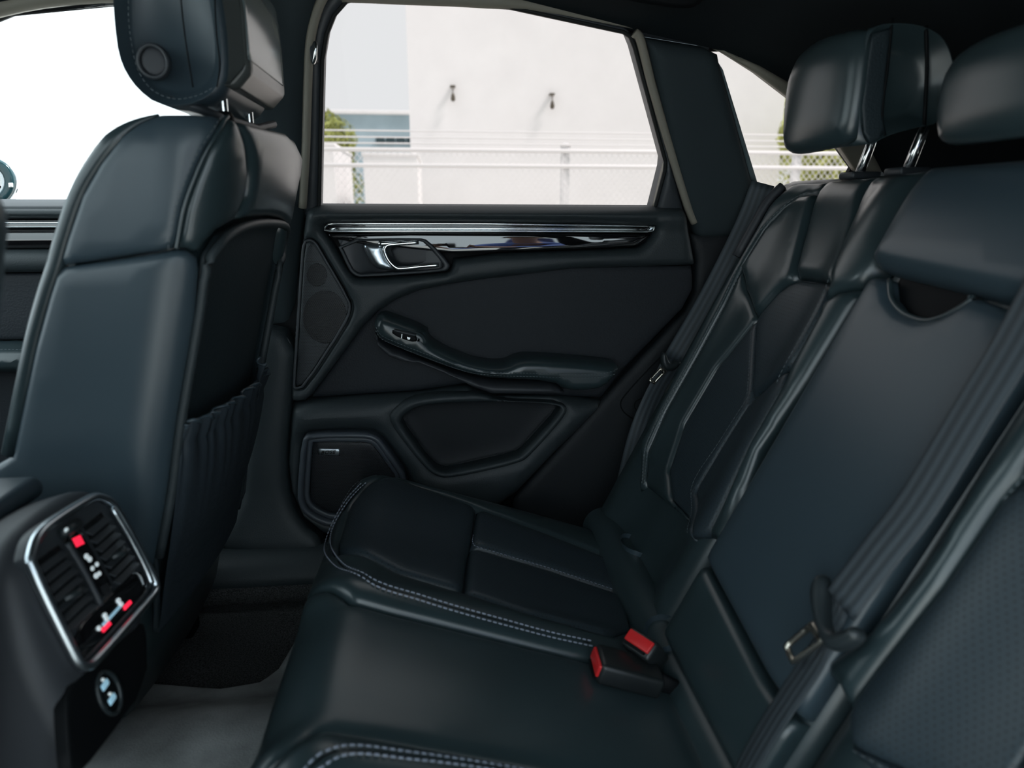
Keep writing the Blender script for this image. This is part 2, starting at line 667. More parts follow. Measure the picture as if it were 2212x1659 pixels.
# grab handle folded against the headliner above the rear door
gh = [roof_s(x, t) + A(0, -.006, -.012 - b) for x, t, b in ((.14, .80, -.01), (.17, .80, .006), (.28, .80, .012), (.40, .80, .006), (.43, .80, -.01))]
tube('grab_handle', spline(gh, 6), .010, M['black'], ceiling, flat=1.6)
# edge coloured as if lit where the headliner meets the door and quarter windows
et = [Wn(*p) + A(0, -.004, .004) for p in spline([(x, rail(x)) for x in np.linspace(-.95, .36, 14)], 3)]
tube('headliner_edge', et, [.014 if i < len(et) - 8 else .014 * (.15 + .85 * (len(et) - 1 - i) / 8) for i in range(len(et))], M['edge'], ceiling)
band = pix(Wn, [(1545, 108), (1564, 116), (1638, 163), (1743, 243), (1800, 300), (1850, 373), (1905, 372), (1880, 318), (1822, 258), (1743, 200), (1640, 141), (1564, 108)], (.53, 1.47))
pillow('headliner_edge', Wn, band, M['edge'], ceiling, h=.010, r=.014, base=.0, skirt=.02)

# side walls: body in white with its openings, floor, front and rear ends
win_px = [(690, 456), (693, 300), (697, 130), (706, 75), (722, 35), (748, 5), (775, -4), (1100, 17), (1345, 70), (1360, 80), (1370, 105), (1436, 350), (1434, 370), (1411, 459)]
win = pix(Wn, win_px, (-.2, 1.2))
fwin = [(-1.30, 1.205), (-1.22, 1.27), (-.95, rail(-.95) - .02), (-.72, rail(-.72) - .008), (-.5, rail(-.5) - .008), (-.43, 1.50), (-.42, 1.205)]
qwin_px = [(1549, 130), (1556, 121), (1566, 121), (1638, 166), (1743, 246), (1800, 305), (1850, 374), (1845, 390), (1630, 400), (1622, 390)]
qwin = pix(Wn, qwin_px, (.53, 1.47))
wall_r = empty('wall_right', (0, .78, .38), 'dark inner body side behind the door cards and pillar trims', 'body side', kind='structure')
def bodyR(x, z): return A(x, .78 - .32 * max(z - 1.2, 0), z)
top = [(x, rail(x) + .09) for x in np.linspace(1.38, -1.5, 40)]
def grow(poly, d):
    P = np.array(poly, float)
    a = np.roll(P, -1, 0)
    ccw = (P[:, 0] * a[:, 1] - a[:, 0] * P[:, 1]).sum() > 0
    o = []
    for i in range(len(P)):
        t = P[(i + 1) % len(P)] - P[i - 1]
        t /= max(np.linalg.norm(t), 1e-9)
        n = np.array((t[1], -t[0])) * (1 if ccw else -1)
        o.append(tuple(P[i] + n * d))
    return o
pillow('body_panel', bodyR, [(-1.5, .30), (1.38, .30)] + top, M['black'], wall_r, h=.004, r=.004, skirt=.01,
       holes=[grow(win, .022), grow(fwin, .012), grow(qwin, .018)], grid=.08, step=.05)
wall_l = empty('wall_left', (0, -.80, .38), 'dark inner body side around the open rear door', 'body side', kind='structure')
def bodyL(x, z): return A(x, -.80 + .32 * max(z - 1.2, 0), z)
opening = [(-.36, .44), (.30, .44), (.50, .70), (.56, 1.0), (.50, 1.25), (.36, rail(.36) - .03), (-.30, rail(-.3) - .03), (-.36, 1.4)]
pillow('body_panel', bodyL, [(-1.5, .30), (1.38, .30)] + top, M['black'], wall_l, h=.004, r=.004, skirt=.01,
       holes=[opening, [(a - .02, b) for a, b in fwin], qwin], grid=.08, step=.05, flip=True)
front = box('wall_front', (-1.52, 0, .66), (.04, 1.5, .72), M['black'])
tag(front, 'dark bulkhead at the front of the cabin', 'bulkhead', kind='structure')
rear = box('wall_rear', (1.43, 0, .67), (.04, 1.54, .74), M['black'])
tag(rear, 'dark inner tailgate closing the rear of the cabin', 'tailgate', kind='structure')

def fz(x, y): return A(x, y, .375)
floor = empty('floor', (0, 0, .34), 'charcoal carpeted cabin floor with a tunnel carpet toned paler for the light on it', 'car floor', kind='structure')
box('floor_pan', (-.05, 0, .345), (2.96, 1.54, .05), M['black'], floor)
surf_grid('footwell_carpet', lambda x, y: A(x, y, .378 + .004 * math.sin(9 * x + 4 * y)), np.linspace(-1.45, .30, 40), np.linspace(-.66, .66, 30), M['carpet'], floor)
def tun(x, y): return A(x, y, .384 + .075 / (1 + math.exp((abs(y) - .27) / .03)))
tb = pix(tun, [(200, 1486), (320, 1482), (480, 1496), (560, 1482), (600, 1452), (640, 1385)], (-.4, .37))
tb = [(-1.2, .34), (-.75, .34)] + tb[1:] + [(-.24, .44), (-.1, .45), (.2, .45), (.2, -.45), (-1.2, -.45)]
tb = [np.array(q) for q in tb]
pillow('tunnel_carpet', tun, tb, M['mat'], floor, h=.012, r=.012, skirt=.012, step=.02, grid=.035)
# footwell carpet turned up against the sill
upturn = [(.655, .376), (.645, .382), (.640, .40), (.642, .43), (.655, .446)]
loft('carpet_upturn', [[A(x, y - .01 * (x > -.3), z) for y, z in upturn] for x in np.linspace(-.72, .10, 12)], M['carpet'], floor, closed=False)

# door sill and lower pillar trim
sill = empty('trim_1', (-.35, .70, .42), 'grained plastic sill trim sweeping up into the lower centre pillar', 'sill trim', kind='structure')
sp = [(.630, .430), (.628, .440), (.632, .452), (.645, .468), (.665, .482), (.690, .488), (.72, .487), (.76, .470)]
loft('sill_cover', [[A(x, y, z) for y, z in sp] for x in np.linspace(-.75, .10, 20)], M['plastic'], sill, closed=False)
def lowp(x, z):
    k = max(0, .62 - z)
    return A(x, .722 - 1.1 * k * k, z)
lp = pix(lowp, [(540, 700), (640, 720), (628, 880), (618, 1000), (628, 1080), (655, 1130), (700, 1165), (690, 1205), (450, 1190), (500, 1135), (540, 1040)], (-.35, .8))
pillow('pillar_foot', lowp, lp, M['plastic'], sill, h=.018, r=.03, skirt=.04, round_=1)

# ------------------------------------------------------------------ centre pillar
bp = empty('trim_2', (-.33, .70, .8), 'dark centre pillar trim beside the rear door window with a coat hook', 'pillar trim', kind='structure')
bpl = pix(Wn, [(520, -60), (702, -60), (692, 10), (678, 60), (670, 110), (665, 300), (658, 440), (652, 525), (643, 700), (560, 720), (520, 300)], (-.35, 1.3))
pillow('pillar_cover', Wn, bpl, M['pillar'], bp, h=.035, r=.030, base=-.005, skirt=.04)
tube('lit_seal_edge', [Wn(*p) + A(0, -.016, 0) for p in spline(pix(Wn, [(735, -45), (702, 0), (684, 45), (673, 100), (668, 200), (664, 330), (657, 448)], (-.2, 1.5)), 6)], .0085, M['edge'], bp)  # added tube; its beige stands for window light on dark plastic
hk = empty('coat_hook', tuple(on_y(678, 110, .62)), 'small chrome edged coat hook on the centre pillar', 'coat hook')
hb = on_y(676, 118, .615)
box('hook_base', hb + A(0, .012, .006), (.012, .016, .034), M['bezel'], hk, .003)
tube('hook', [hb + A(*q) for q in ((0, .004, -.012), (.002, -.012, -.014), (.006, -.018, -.008), (.009, -.020, .006), (.010, -.021, .016))], [.004, .004, .0035, .003, .002], M['chrome'], hk, n=6)

# ------------------------------------------------------------------ rear side door
dr = empty('door_1', (.1, .75, .5), 'black rear car door with chrome strip, armrest, speakers and tinted window', 'car door', kind='structure')
frame_out = pix(Wn, [(656, 470), (664, 300), (668, 110), (676, 60), (692, 10), (730, -50), (800, -50), (1100, 2), (1350, 58), (1372, 82), (1392, 150), (1442, 330), (1480, 470)], (-.25, 1.2))
pillow('window_frame', Wn, frame_out, M['bezel'], dr, h=.014, r=.014, base=.0, skirt=.05, holes=[win])
gasket = [Wn(*p) + A(0, -.006, 0) for p in resample(win, .02)]
tube('window_seal', gasket, .0045, M['rubber'], dr, closed=True, n=6)
pillow('window_pane', Wn, grow(win, .02), M['glass'], dr, h=0, r=.01, base=-.012, skirt=0, rounded=False)
pillow('pane_edge_post', Wn, pix(Wn, [(1436, 352), (1450, 356), (1441, 452), (1412, 452)], (.45, 1.25)), M['edge'], dr, h=.008, r=.006, base=-.004, skirt=.01)

card = pix(D, [(640, 470), (1480, 470), (1500, 575), (1498, 630), (1470, 680), (1330, 840), (1180, 1050), (1100, 1100), (900, 1160), (700, 1150), (640, 1090), (622, 1000), (630, 860)], gD)
pillow('door_card', D, card, M['black'], dr, h=.004, r=.01, base=-.030, skirt=.02)
upper = pix(D, [(663, 452), (670, 442), (1463, 445), (1478, 454), (1498, 566), (1498, 572), (1237, 580), (1025, 605), (970, 613), (906, 626), (855, 647), (821, 669), (787, 702), (676, 851), (660, 864), (632, 866), (630, 849), (638, 717), (655, 518)], gD)
tweet = pix(D, [(660, 520), (672, 515), (684, 521), (693, 535), (758, 646), (761, 668), (746, 702), (662, 832), (640, 838), (637, 828), (647, 690), (655, 560)], gD)
trim_hole = pix(D, [(699, 492), (708, 481), (1416, 486), (1408, 505), (1399, 516), (1383, 531), (1366, 536), (982, 550), (973, 583), (960, 589), (785, 601), (766, 597), (752, 582), (716, 518), (704, 504)], gD)
def roll(u, v):
    return .016 * math.exp(-((v - 1.185) / .018) ** 2)
pillow('upper_trim', D, upper, M['plastic'], dr, h=.026, r=.016, base=-.004, skirt=.03, holes=[tweet, trim_hole], hole_round=1, extra=roll, grid=.012)
ins = pix(D, [(1496, 574), (1499, 600), (1498, 626), (1476, 668), (1344, 803), (1300, 860), (1040, 850), (1008, 830), (897, 846), (672, 860), (676, 851), (787, 698), (821, 663), (855, 641), (906, 620), (1025, 598), (1237, 573)], gD)
pillow('door_insert', D, ins, M['insert'], dr, h=.008, r=.015, base=-.010, skirt=.02)
# tweeter grille
pillow('tweeter_grille', D, pix(D, [(663, 524), (672, 519), (682, 524), (690, 537), (754, 648), (757, 668), (743, 700), (660, 828), (642, 833), (640, 827), (650, 690), (658, 560)], gD), M['grille'], dr, h=.003, r=.006, base=.006, skirt=.02)
for cx, cy, rx, ry in ((686, 593, 22, 25), (704, 683, 48, 57)):
    ring = [(cx + rx * math.cos(a) * (1 if math.cos(a) < .8 or rx < 40 else .96), cy + ry * math.sin(a)) for a in np.linspace(0, 2 * math.pi, 32, endpoint=False)]
    pillow('speaker_opening', D, pix(D, ring, (-.2, 1.0)), M['grille_open'], dr, h=.0006, r=.002, base=.0092, skirt=.001)
gr = [D(*p) + A(0, -.016, 0) for p in resample(chaikin(pix(D, [(660, 522), (672, 517), (683, 522), (692, 536), (756, 647), (759, 668), (745, 701), (661, 830), (641, 836), (638, 828), (648, 690), (656, 560)], gD), 1), .01)]
tube('grille_rim', gr, .0032, M['bezel'], dr, closed=True, n=6)
# gloss trim, twin chrome strips
gl_o = pix(D, [(703, 500), (1406, 504), (1399, 514), (1382, 528), (1365, 533), (982, 547), (960, 545), (720, 520)], gD)
def glossS(x, z): return A(x, .722 - .065 * (1.13 - z), z)
pillow('gloss_panel', glossS, pix(glossS, [(703, 500), (1406, 504), (1399, 514), (1382, 528), (1365, 533), (982, 547), (960, 545), (720, 520)], gD), M['gloss'], dr, h=.003, r=.008, base=.002, skirt=.02, round_=1, step=.006, grid=.008)
pillow('strip_bed', D, pix(D, [(700, 494), (710, 481), (1415, 486), (1403, 503), (706, 502)], gD), M['gloss'], dr, h=.003, r=.003, base=.003, skirt=.02)
cs = pix(D, [(703, 497), (704, 491), (711, 483.5), (724, 482.5), (1050, 483), (1412, 488.5), (1405, 497.5), (1395, 500), (1050, 498.5), (716, 499)], gD)
tube('chrome_strip', [D(*p) + A(0, -.014, 0) for p in resample(cs, .02)], .0024, M['chrome'], dr, closed=True, n=8)
cs2 = pix(D, [(714, 494.5), (724, 492.8), (1050, 493.2), (1386, 495.5)], gD)
tube('chrome_strip', [D(*p) + A(0, -.010, 0) for p in even(cs2, .02)], .0042, M['chrome'], dr, n=10)
pillow('strip_end', D, pix(D, [(1402, 488), (1415, 487), (1407, 501), (1396, 500)], gD), M['satin'], dr, h=.004, r=.003, base=.008, skirt=.01)
# handle and its bowl
bez = [(726, 516), (905, 513), (926, 518), (971, 566), (971, 578), (961, 586), (784, 598), (767, 594), (755, 581)]
bin_ = [(736, 521), (902, 519), (918, 523), (957, 568), (957, 575), (950, 580), (786, 591), (771, 587), (762, 577)]
pillow('handle_bezel', D, pix(D, bez, gD), M['bezel'], dr, h=.005, r=.004, base=.014, skirt=.03, holes=[pix(D, bin_, gD)], round_=1, hole_round=1, step=.006, grid=.01)
def bowl(x, z): return A(x, .73 - .012 + .030 * math.exp(-((x - (-.115)) / .045) ** 2), z)
pillow('handle_bowl', bowl, pix(bowl, [(730, 518), (905, 516), (922, 520), (962, 569), (960, 581), (786, 596), (766, 590)], gD), M['gloss'] if 0 else M['bezel'], dr, h=.001, r=.004, base=-.002, skirt=.002)
hand = pillow('door_handle', D, pix(D, [(783, 525), (800, 524), (834, 526), (829, 535), (834, 553), (846, 570), (862, 580), (838, 583), (815, 580), (803, 567), (790, 545)], gD), M['satin'], dr, h=.012, r=.012, base=.006, skirt=.012, round_=1, step=.005, grid=.008)
tube('handle_bar', [D(*p) + A(0, -.016, 0) for p in spline(pix(D, [(820, 526), (845, 524.5), (880, 523), (905, 521.5)], gD), 4)], [.0055] * 4 + [.005] * 4 + [.004] * 4 + [.002], M['chrome'], hand, n=8)
cc = spline(pix(D, [(905, 522.5), (860, 526), (838, 529), (832, 540), (840, 560), (856, 576), (872, 578), (910, 574), (948, 571)], gD), 5)
tube('handle_bar', [D(*p) + A(0, -.018, 0) for p in cc], .0042, M['chrome'], hand, n=8)
pillow('handle_plate', D, pix(D, [(842, 532), (905, 527), (922, 535), (950, 567), (868, 573), (852, 560)], gD), M['softplastic'], dr, h=.006, r=.006, base=.004, skirt=.01, round_=1, step=.006, grid=.01)

# armrest
FA = lambda x, z: A(x, .658, z)                          # front face of the armrest
arm_px = [(804, 714), (806, 697), (814, 686), (825, 682), (836, 684), (922, 716), (926, 738), (961, 760), (1016, 783), (1059, 791), (1093, 791), (1116, 779), (1140, 774),
          (1240, 780), (1328, 789), (1343, 794), (1345, 803), (1326, 829), (1297, 850), (1226, 852), (1196, 831), (1067, 825), (1025, 818), (961, 799), (897, 774), (840, 750), (815, 735)]
arm_uv = chaikin(pix(FA, arm_px, (-.1, .95)), 1)
am = pillow('armrest', lambda x, z: A(x, .712, z), arm_uv, M['leather'], dr, h=.054, r=.016, base=0, skirt=.03, step=.008, grid=.010)
st_px = [(812, 706), (822, 722), (846, 735), (919, 764), (1004, 794), (1067, 803), (1160, 806), (1280, 808), (1330, 800)]
for d in (0, 7):
    stitches('stitching', FA, spline(pix(FA, [(x, y + d) for x, y in st_px], (-.1, .95)), 8), M['dark_thread'], am, off=.004 if d else .003, rad=.0007)
sup_px = [(806, 722), (815, 738), (840, 753), (897, 778), (961, 803), (1025, 822), (1067, 829), (1195, 833), (1212, 842), (1226, 856), (1063, 856), (1025, 842), (960, 812), (906, 790), (872, 787), (838, 775), (814, 752)]
FB = lambda x, z: A(x, .666, z)
pillow('armrest_support', lambda x, z: A(x, .704, z), pix(FB, sup_px, (-.1, .93)), M['softplastic'], dr, h=.038, r=.010, base=0, skirt=.03, step=.008, grid=.010)
# window switch pod on the armrest tip
def pod(x, z): return A(x, .672, z)
pillow('switch_pod', D, pix(D, [(846, 692), (905, 703), (922, 716), (924, 738), (905, 733), (846, 706)], gD), M['leather'], dr, h=.010, r=.008, base=.062, skirt=.03, round_=1, step=.006, grid=.01)
sw = pillow('window_switch', D, pix(D, [(853, 697), (900, 708), (905, 723), (890, 724), (852, 709)], gD), M['black'], dr, h=.004, r=.003, base=.074, skirt=.006, round_=1, step=.004, grid=.008)
pillow('switch_rocker', D, pix(D, [(857, 697), (902, 708), (900, 713), (856, 702)], gD), M['bezel'], sw, h=.004, r=.003, base=.077, skirt=.004, step=.004, grid=.006)
pillow('switch_icon', D, pix(D, [(883, 713), (890, 715), (888, 719), (884, 718)], gD), M['icon'], sw, h=.0005, r=.001, base=.0785, skirt=.001, step=.002, grid=.004)
pillow('switch_mark', D, pix(D, [(872, 707), (873.5, 707), (872.5, 716), (871, 716)], gD), M['icon'], sw, h=.0005, r=.0005, base=.0785, skirt=.001, step=.002, grid=.004)

# lower door: bulged panel with map pocket and speaker
low = pix(D, [(632, 872), (672, 862), (897, 848), (1008, 834), (1065, 856), (1225, 856), (1300, 868), (1290, 885), (1200, 975), (1118, 1060), (1050, 1110), (900, 1160), (700, 1150), (655, 1115), (630, 1060), (622, 1000), (628, 900)], gD)
pocket = pix(D, [(866, 904), (873, 889), (908, 866), (1063, 859), (1203, 866), (1206, 880), (1130, 964), (1110, 978), (970, 1009), (948, 1006), (926, 988)], gD)
spk = pix(D, [(656, 945), (670, 929), (787, 927), (812, 932), (829, 945), (890, 1035), (880, 1120), (720, 1132), (668, 1107), (648, 1076), (648, 1036)], gD)
pillow('lower_panel', D, low, M['plastic'], dr, h=.040, r=.034, base=-.010, skirt=.03, holes=[pocket, spk], hole_round=1, grid=.014)
pin = [D(*p) + A(0, -.022, 0) for p in resample(chaikin(pocket, 2), .01)]
pillow('map_pocket', D, pocket, M['arch'], dr, h=-.008, r=.03, base=-.006, skirt=.002)
rim_o = chaikin(pix(D, [(838, 900), (851, 873), (893, 847), (1042, 838), (1075, 860), (1203, 862), (1222, 872), (1216, 892), (1142, 976), (1117, 992), (972, 1024), (938, 1018), (908, 990)], gD), 2)
pillow('pocket_rim', D, rim_o, M['plastic'], dr, h=.016, r=.011, base=.022, skirt=.02, holes=[chaikin(pocket, 2)], step=.008, grid=.01)
def inset_px(pts, d):
    P = np.array(pts, float)
    c = P.mean(0)
    o = []
    for i in range(len(P)):
        a, b, e = P[i - 1], P[i], P[(i + 1) % len(P)]
        t1, t2 = (b - a) / np.linalg.norm(b - a), (e - b) / np.linalg.norm(e - b)
        n1, n2 = np.array((-t1[1], t1[0])), np.array((-t2[1], t2[0]))
        n = n1 + n2
        n /= max(np.linalg.norm(n), 1e-6)
        if n @ (c - b) < 0: n = -n
        o.append(tuple(b + n * d))
    return o
so = [(656, 943), (670, 927), (787, 925), (812, 930), (829, 943), (890, 1033), (878, 1122), (720, 1130), (668, 1106), (648, 1076), (648, 1036)]
spf = pillow('speaker_frame', D, pix(D, so, gD), M['frame'], dr, h=.008, r=.006, base=.024, skirt=.03, holes=[pix(D, inset_px(so, 13), gD)], round_=1, hole_round=1, step=.008, grid=.01)
pillow('speaker_ring', D, pix(D, inset_px(so, 12), gD), M['frame'], spf, h=.005, r=.004, base=.016, skirt=.02, holes=[pix(D, inset_px(so, 24), gD)], round_=1, hole_round=1, step=.008, grid=.01)
pillow('speaker_mesh', D, pix(D, inset_px(so, 23), gD), M['mesh'], dr, h=.006, r=.010, base=.008, skirt=.01, round_=1)
bd = pix(D, [(690, 963), (736, 964.5), (736, 979), (690, 977)], gD)
badge = pillow('badge', D, bd, M['satin'], dr, h=.002, r=.0015, base=.015, skirt=.004, step=.004, grid=.008)
def text(s, loc, size, mat_, parent, rot, shear=.3, ext=.0003, scx=1.0):
    c = bpy.data.curves.new('lettering', 'FONT')
    c.body = s
    c.size = size
    c.extrude = ext
    c.shear = shear
    c.align_x = 'CENTER'
    c.align_y = 'CENTER'
    o = bpy.data.objects.new('tmp', c)
    COL.objects.link(o)
    dg = bpy.context.evaluated_depsgraph_get()
    me = bpy.data.meshes.new_from_object(o.evaluated_get(dg))
    bpy.data.objects.remove(o)
    me.transform(Matrix.Translation(Vector([float(q) for q in loc])) @ rot @ Matrix.Diagonal((scx, 1, 1, 1)))
    me.materials.clear()
    me.materials.append(mat_)
    b = bpy.data.objects.new('lettering', me)
    place(b, parent)
    return b
RX = Matrix.Rotation(math.pi / 2, 4, 'X')
text('BOSE', D(*inv(D, 711, 971, gD)) + A(0, -.0188, 0), .0100, M['black'], badge, RX, .3, .0008, 1.3)

# ------------------------------------------------------------------ front side door
fd = empty('door_2', (-.9, .75, .5), 'black front car door with twin chrome strips seen past the front seat', 'car door', kind='structure')
pillow('window_frame', Wn, [(-1.36, 1.19), (-1.24, 1.29), (-.96, rail(-.96) + .0), (-.5, rail(-.5) + .004), (-.40, rail(-.4)), (-.39, 1.19)], M['bezel'], fd, h=.012, r=.012, base=0, skirt=.04, holes=[fwin])
pillow('window_pane', Wn, grow(fwin, .03), M['glass_front'], fd, h=0, r=.01, base=-.012, skirt=0, rounded=False)
def zq(py): return inv(D, 60, py, (-.8, 1.1))[1]
def strip(name, p0, p1, m, h, r, base, x0=-1.35, x1=-.40):
    return pillow(name, D, [(x0, zq(p1)), (x1, zq(p1)), (x1, zq(p0)), (x0, zq(p0))], m, fd, h=h, r=r, base=base, skirt=.02, step=.03, grid=.03)
pillow('door_card', D, [(-1.35, .45), (-.40, .45), (-.40, 1.19), (-1.35, 1.19)], M['insert'], fd, h=.004, r=.01, base=-.03, skirt=.02, step=.05, grid=.06)
strip('sill_roll', 450, 472, M['plastic'], .026, .014, 0)
strip('strip_bed', 473, 500, M['gloss'], .004, .004, 0)
for a, b in ((477.5, 483.5), (488, 492)):
    strip('chrome_strip', a, b, M['chrome'], .008, (zq(a) - zq(b)) / 2, .004)
strip('gloss_panel', 499, 537, M['gloss'], .010, .020, .004)
strip('middle_trim', 538, 588, M['plastic'], .026, .016, 0)
strip('door_insert', 590, 735, M['insert'], .006, .01, -.01)
fa = pillow('armrest', D, pix(D, [(-300, 740), (60, 738), (200, 760), (200, 800), (-300, 800)], (-.9, .93)), M['leather'], fd, h=.06, r=.03, base=0, skirt=.02, step=.02, grid=.03)
stitches('stitching', lambda x, z: A(x, .672, z), pix(lambda x, z: A(x, .672, z), [(-200, 752), (60, 755)], (-.9, .93)), M['dark_thread'], fa, off=.002)

# door mirror outside the front window
mi = empty('door_mirror', tuple(on_y(-40, 440, .95)), 'rounded exterior door mirror seen through the front window', 'mirror')
def mS(x, z): return A(x, .95, z)
mc = (-28, 393)
def ell(rx, ry, n=28): return [(mc[0] + rx * math.cos(a) * (1 if math.cos(a) > 0 else 2.2), mc[1] + ry * math.sin(a)) for a in np.linspace(0, 2 * math.pi, n, endpoint=False)]
pillow('mirror_housing', mS, pix(mS, ell(62, 58), (-.96, 1.25)), M['satin'], mi, h=.010, r=.010, base=-.012, skirt=.012, back=True)
pillow('mirror_ring', mS, pix(mS, ell(59, 54), (-.96, 1.25)), mat('mirror_bezel', (.02, .06, .07), .15, 0, .6), mi, h=.005, r=.005, base=-.003, skirt=.006, holes=[pix(mS, ell(36, 34), (-.96, 1.25))])
pillow('mirror_glass', mS, pix(mS, ell(36, 34), (-.96, 1.25)), M['chrome'], mi, h=.001, r=.004, base=-.003, skirt=.006)
pillow('indicator_lamp', mS, pix(mS, [(19.5, 395), (28.5, 395), (29, 404.5), (20, 404.5)], (-.93, 1.25)), emis('indicator_white', (.9, .95, .95), .5), mi, h=.001, r=.001, base=.0025, skirt=.002)
box('mirror_arm', on_y(-110, 452, .86), (.05, .2, .03), M['bezel'], mi, .008)

# ------------------------------------------------------------------ rear pillar, quarter window, wheel arch trim
cp = empty('trim_3', (.55, .70, 1.1), 'dark fabric covered rear pillar between door window and quarter window', 'pillar trim', kind='structure')
cpl = pix(Wn, [(1390, 82), (1519, 103), (1549, 118), (1550, 132), (1622, 392), (1640, 420), (1610, 480), (1596, 508), (1502, 512), (1488, 470), (1440, 300)], (.4, 1.4))
pillow('pillar_cover', Wn, cpl, M['pillar'], cp, h=.024, r=.024, base=.0, skirt=.04)
tube('lit_seal_edge', [Wn(*p) + A(0, -.012, 0) for p in spline(pix(Wn, [(1366, 74), (1380, 92), (1405, 190), (1447, 335), (1483, 450), (1496, 480)], (.36, 1.5)), 6)], .0085, M['edge'], cp)  # seal with the warm outdoor highlight put into its beige
fl = pix(Wn, [(1551, 136), (1560, 150), (1634, 392), (1622, 394)], (.55, 1.45))
pillow('glass_border', Wn, fl, mat('frit', (.10, .14, .15), .5), cp, h=.003, r=.004, base=.004, skirt=.02)
qw = pillow('window_1', Wn, grow(qwin, .03), M['glass'], None, h=0, r=.01, base=-.012, skirt=0, rounded=False)
tag(qw, 'tinted triangular rear quarter window behind the rear pillar', 'window', kind='structure')
wa = empty('trim_4', (.5, .74, .7), 'black wheel arch trim between the rear door and the rear seat', 'side trim', kind='structure')
def wS(x, z): return A(x, .742, z)
wal = pix(wS, [(1490, 505), (1700, 500), (1690, 700), (1560, 1000), (1450, 1160), (1100, 1160), (1110, 1075), (1344, 812), (1478, 672), (1500, 630), (1502, 560)], (.6, 1.1))
pillow('arch_panel', wS, wal, M['arch'], wa, h=.012, r=.02, base=0, skirt=.02)
tube('panel_joint', [wS(*p) + A(0, -.012, 0) for p in chaikin(pix(wS, [(1600, 640), (1520, 690), (1440, 750), (1345, 850), (1335, 872), (1350, 895), (1400, 915), (1440, 925)], (.6, 1.0)), 2, False)], .0016, M['black'], wa, n=5)
tube('panel_joint', [wS(*p) + A(0, -.012, 0) for p in chaikin(pix(wS, [(1420, 850), (1378, 858), (1366, 868), (1370, 885), (1410, 897)], (.5, .8)), 2, False)], .0014, M['black'], wa, n=5)
# luggage space trim seen between the headrests
lt = empty('luggage_trim', (.98, .2, 1.1), 'dark perforated luggage cover panel behind the rear headrests', 'luggage cover')
def lS(y, z): return A(.98 + .25 * (z - 1.3), y, z)
pillow('net_panel', lS, [(-.60, 1.10), (.38, 1.10), (.36, 1.30), (.30, 1.36), (-.60, 1.36)], M['cargo_mesh'], lt, h=.008, r=.02, flip=True, skirt=.01)
tube('net_edge', [lS(*p) + A(-.012, 0, 0) for p in ((.385, 1.10), (.37, 1.25), (.345, 1.31), (.29, 1.365), (0, 1.368), (-.6, 1.368))], .006, M['plastic'], lt)

# ================================================================== front seats
XF_Z = [.50, .70, .90, 1.00, 1.10, 1.20, 1.26, 1.29, 1.32]
XF_X = [-.72, -.64, -.535, -.490, -.455, -.415, -.372, -.340, -.30]
def make_front_surface(yc, dx, sgn):
    yn, yf, rc, zt, rr = .14, .60, .052, 1.320, .055
    L2 = (yf - yn) - 2 * rc
    q = rc * math.pi / 2
    def FS(s, v):
        if v <= zt - rr:
            z, o = v, 0.0
        else:
            a = min((v - (zt - rr)) / rr, 1.5)
            z, o = zt - rr + rr * math.sin(a), rr * (1 - math.cos(a)) * .8
        xr = -.234 + .263 * (z - 1.30) + .02 * max(0, .9 - z)
        R = max(rc - o, .004)
        # s = 0 where the near side turns into the corner
        if s <= 0:
            x, y = xr - rc + s, yn + o
        elif s < q:
            a = s / rc
            x, y = xr - rc + R * math.sin(a), yn + rc - R * math.cos(a)
        elif s < q + L2:
            b = s - q
            t = (b / L2 - .5) * 2
            x, y = xr - rc + R + .012 * (1 - t * t), yn + rc + b
        elif s < 2 * q + L2:
            a = (s - q - L2) / rc
            x, y = xr - rc + R * math.cos(a), yf - rc + R * math.sin(a)
        else:
            x, y = xr - rc - (s - 2 * q - L2), yf - o
        y = yc + sgn * (y - .37)
        return A(x + dx, y, z)
    return FS, q, L2
FS0, fq, fL = make_front_surface(.37, 0.0, 1)
gN, gR = (-.1, 1.1), (.25, 1.1)
side_up = pix(FS0, [(350, 246), (300, 266), (262, 294), (215, 352), (175, 422), (142, 520), (127, 574), (200, 565), (290, 550), (381, 536), (384, 520), (397, 450), (417, 390), (447, 320), (478, 266), (487, 254), (420, 246)], gN)
rear_b = pix(FS0, [(487, 254), (478, 266), (447, 320), (417, 390), (397, 450), (384, 520), (382, 536), (405, 538), (428, 548), (440, 525), (465, 497), (501, 477), (526, 420), (531, 370), (526, 320), (512, 280), (498, 258)], (.02, 1.2))
rear_c = pix(FS0, [(500, 262), (514, 282), (528, 320), (533, 370), (528, 420), (503, 476), (530, 470), (570, 467), (600, 473), (622, 490), (638, 455), (644, 400), (641, 345), (629, 300), (600, 288), (560, 277)], gR)
s_far = fq + fL
rear_f = [(s_far - .035, 1.32), (s_far - .028, 1.26), (s_far - .022, 1.2), (s_far - .03, 1.165), (s_far - .012, 1.12), (s_far + .03, 1.05), (s_far + .14, 1.05), (s_far + .10, 1.25), (s_far + .06, 1.33)]
low_n = pix(FS0, [(125, 579), (290, 555), (383, 541), (408, 543), (428, 556), (432, 580), (424, 680), (398, 830), (383, 920), (366, 1050), (340, 1190)], gN)
arch_px = [(437, 600), (450, 552), (480, 512), (525, 487), (575, 480), (612, 488), (632, 508), (641, 545)]
arch = pix(FS0, arch_px, gR)
near_line = pix(FS0, [(340, 1200), (368, 1050), (384, 925), (399, 835), (425, 682), (434, 615)], (.06, .8))
low_n = low_n[:-1] + [near_line[0], (near_line[0][0] - .02, .62), (-.36, .62), (-.30, .80)]
lf = pix(FS0, [(26, 985), (75, 750), (105, 640)], (-.18, 1.0))
low_n += lf
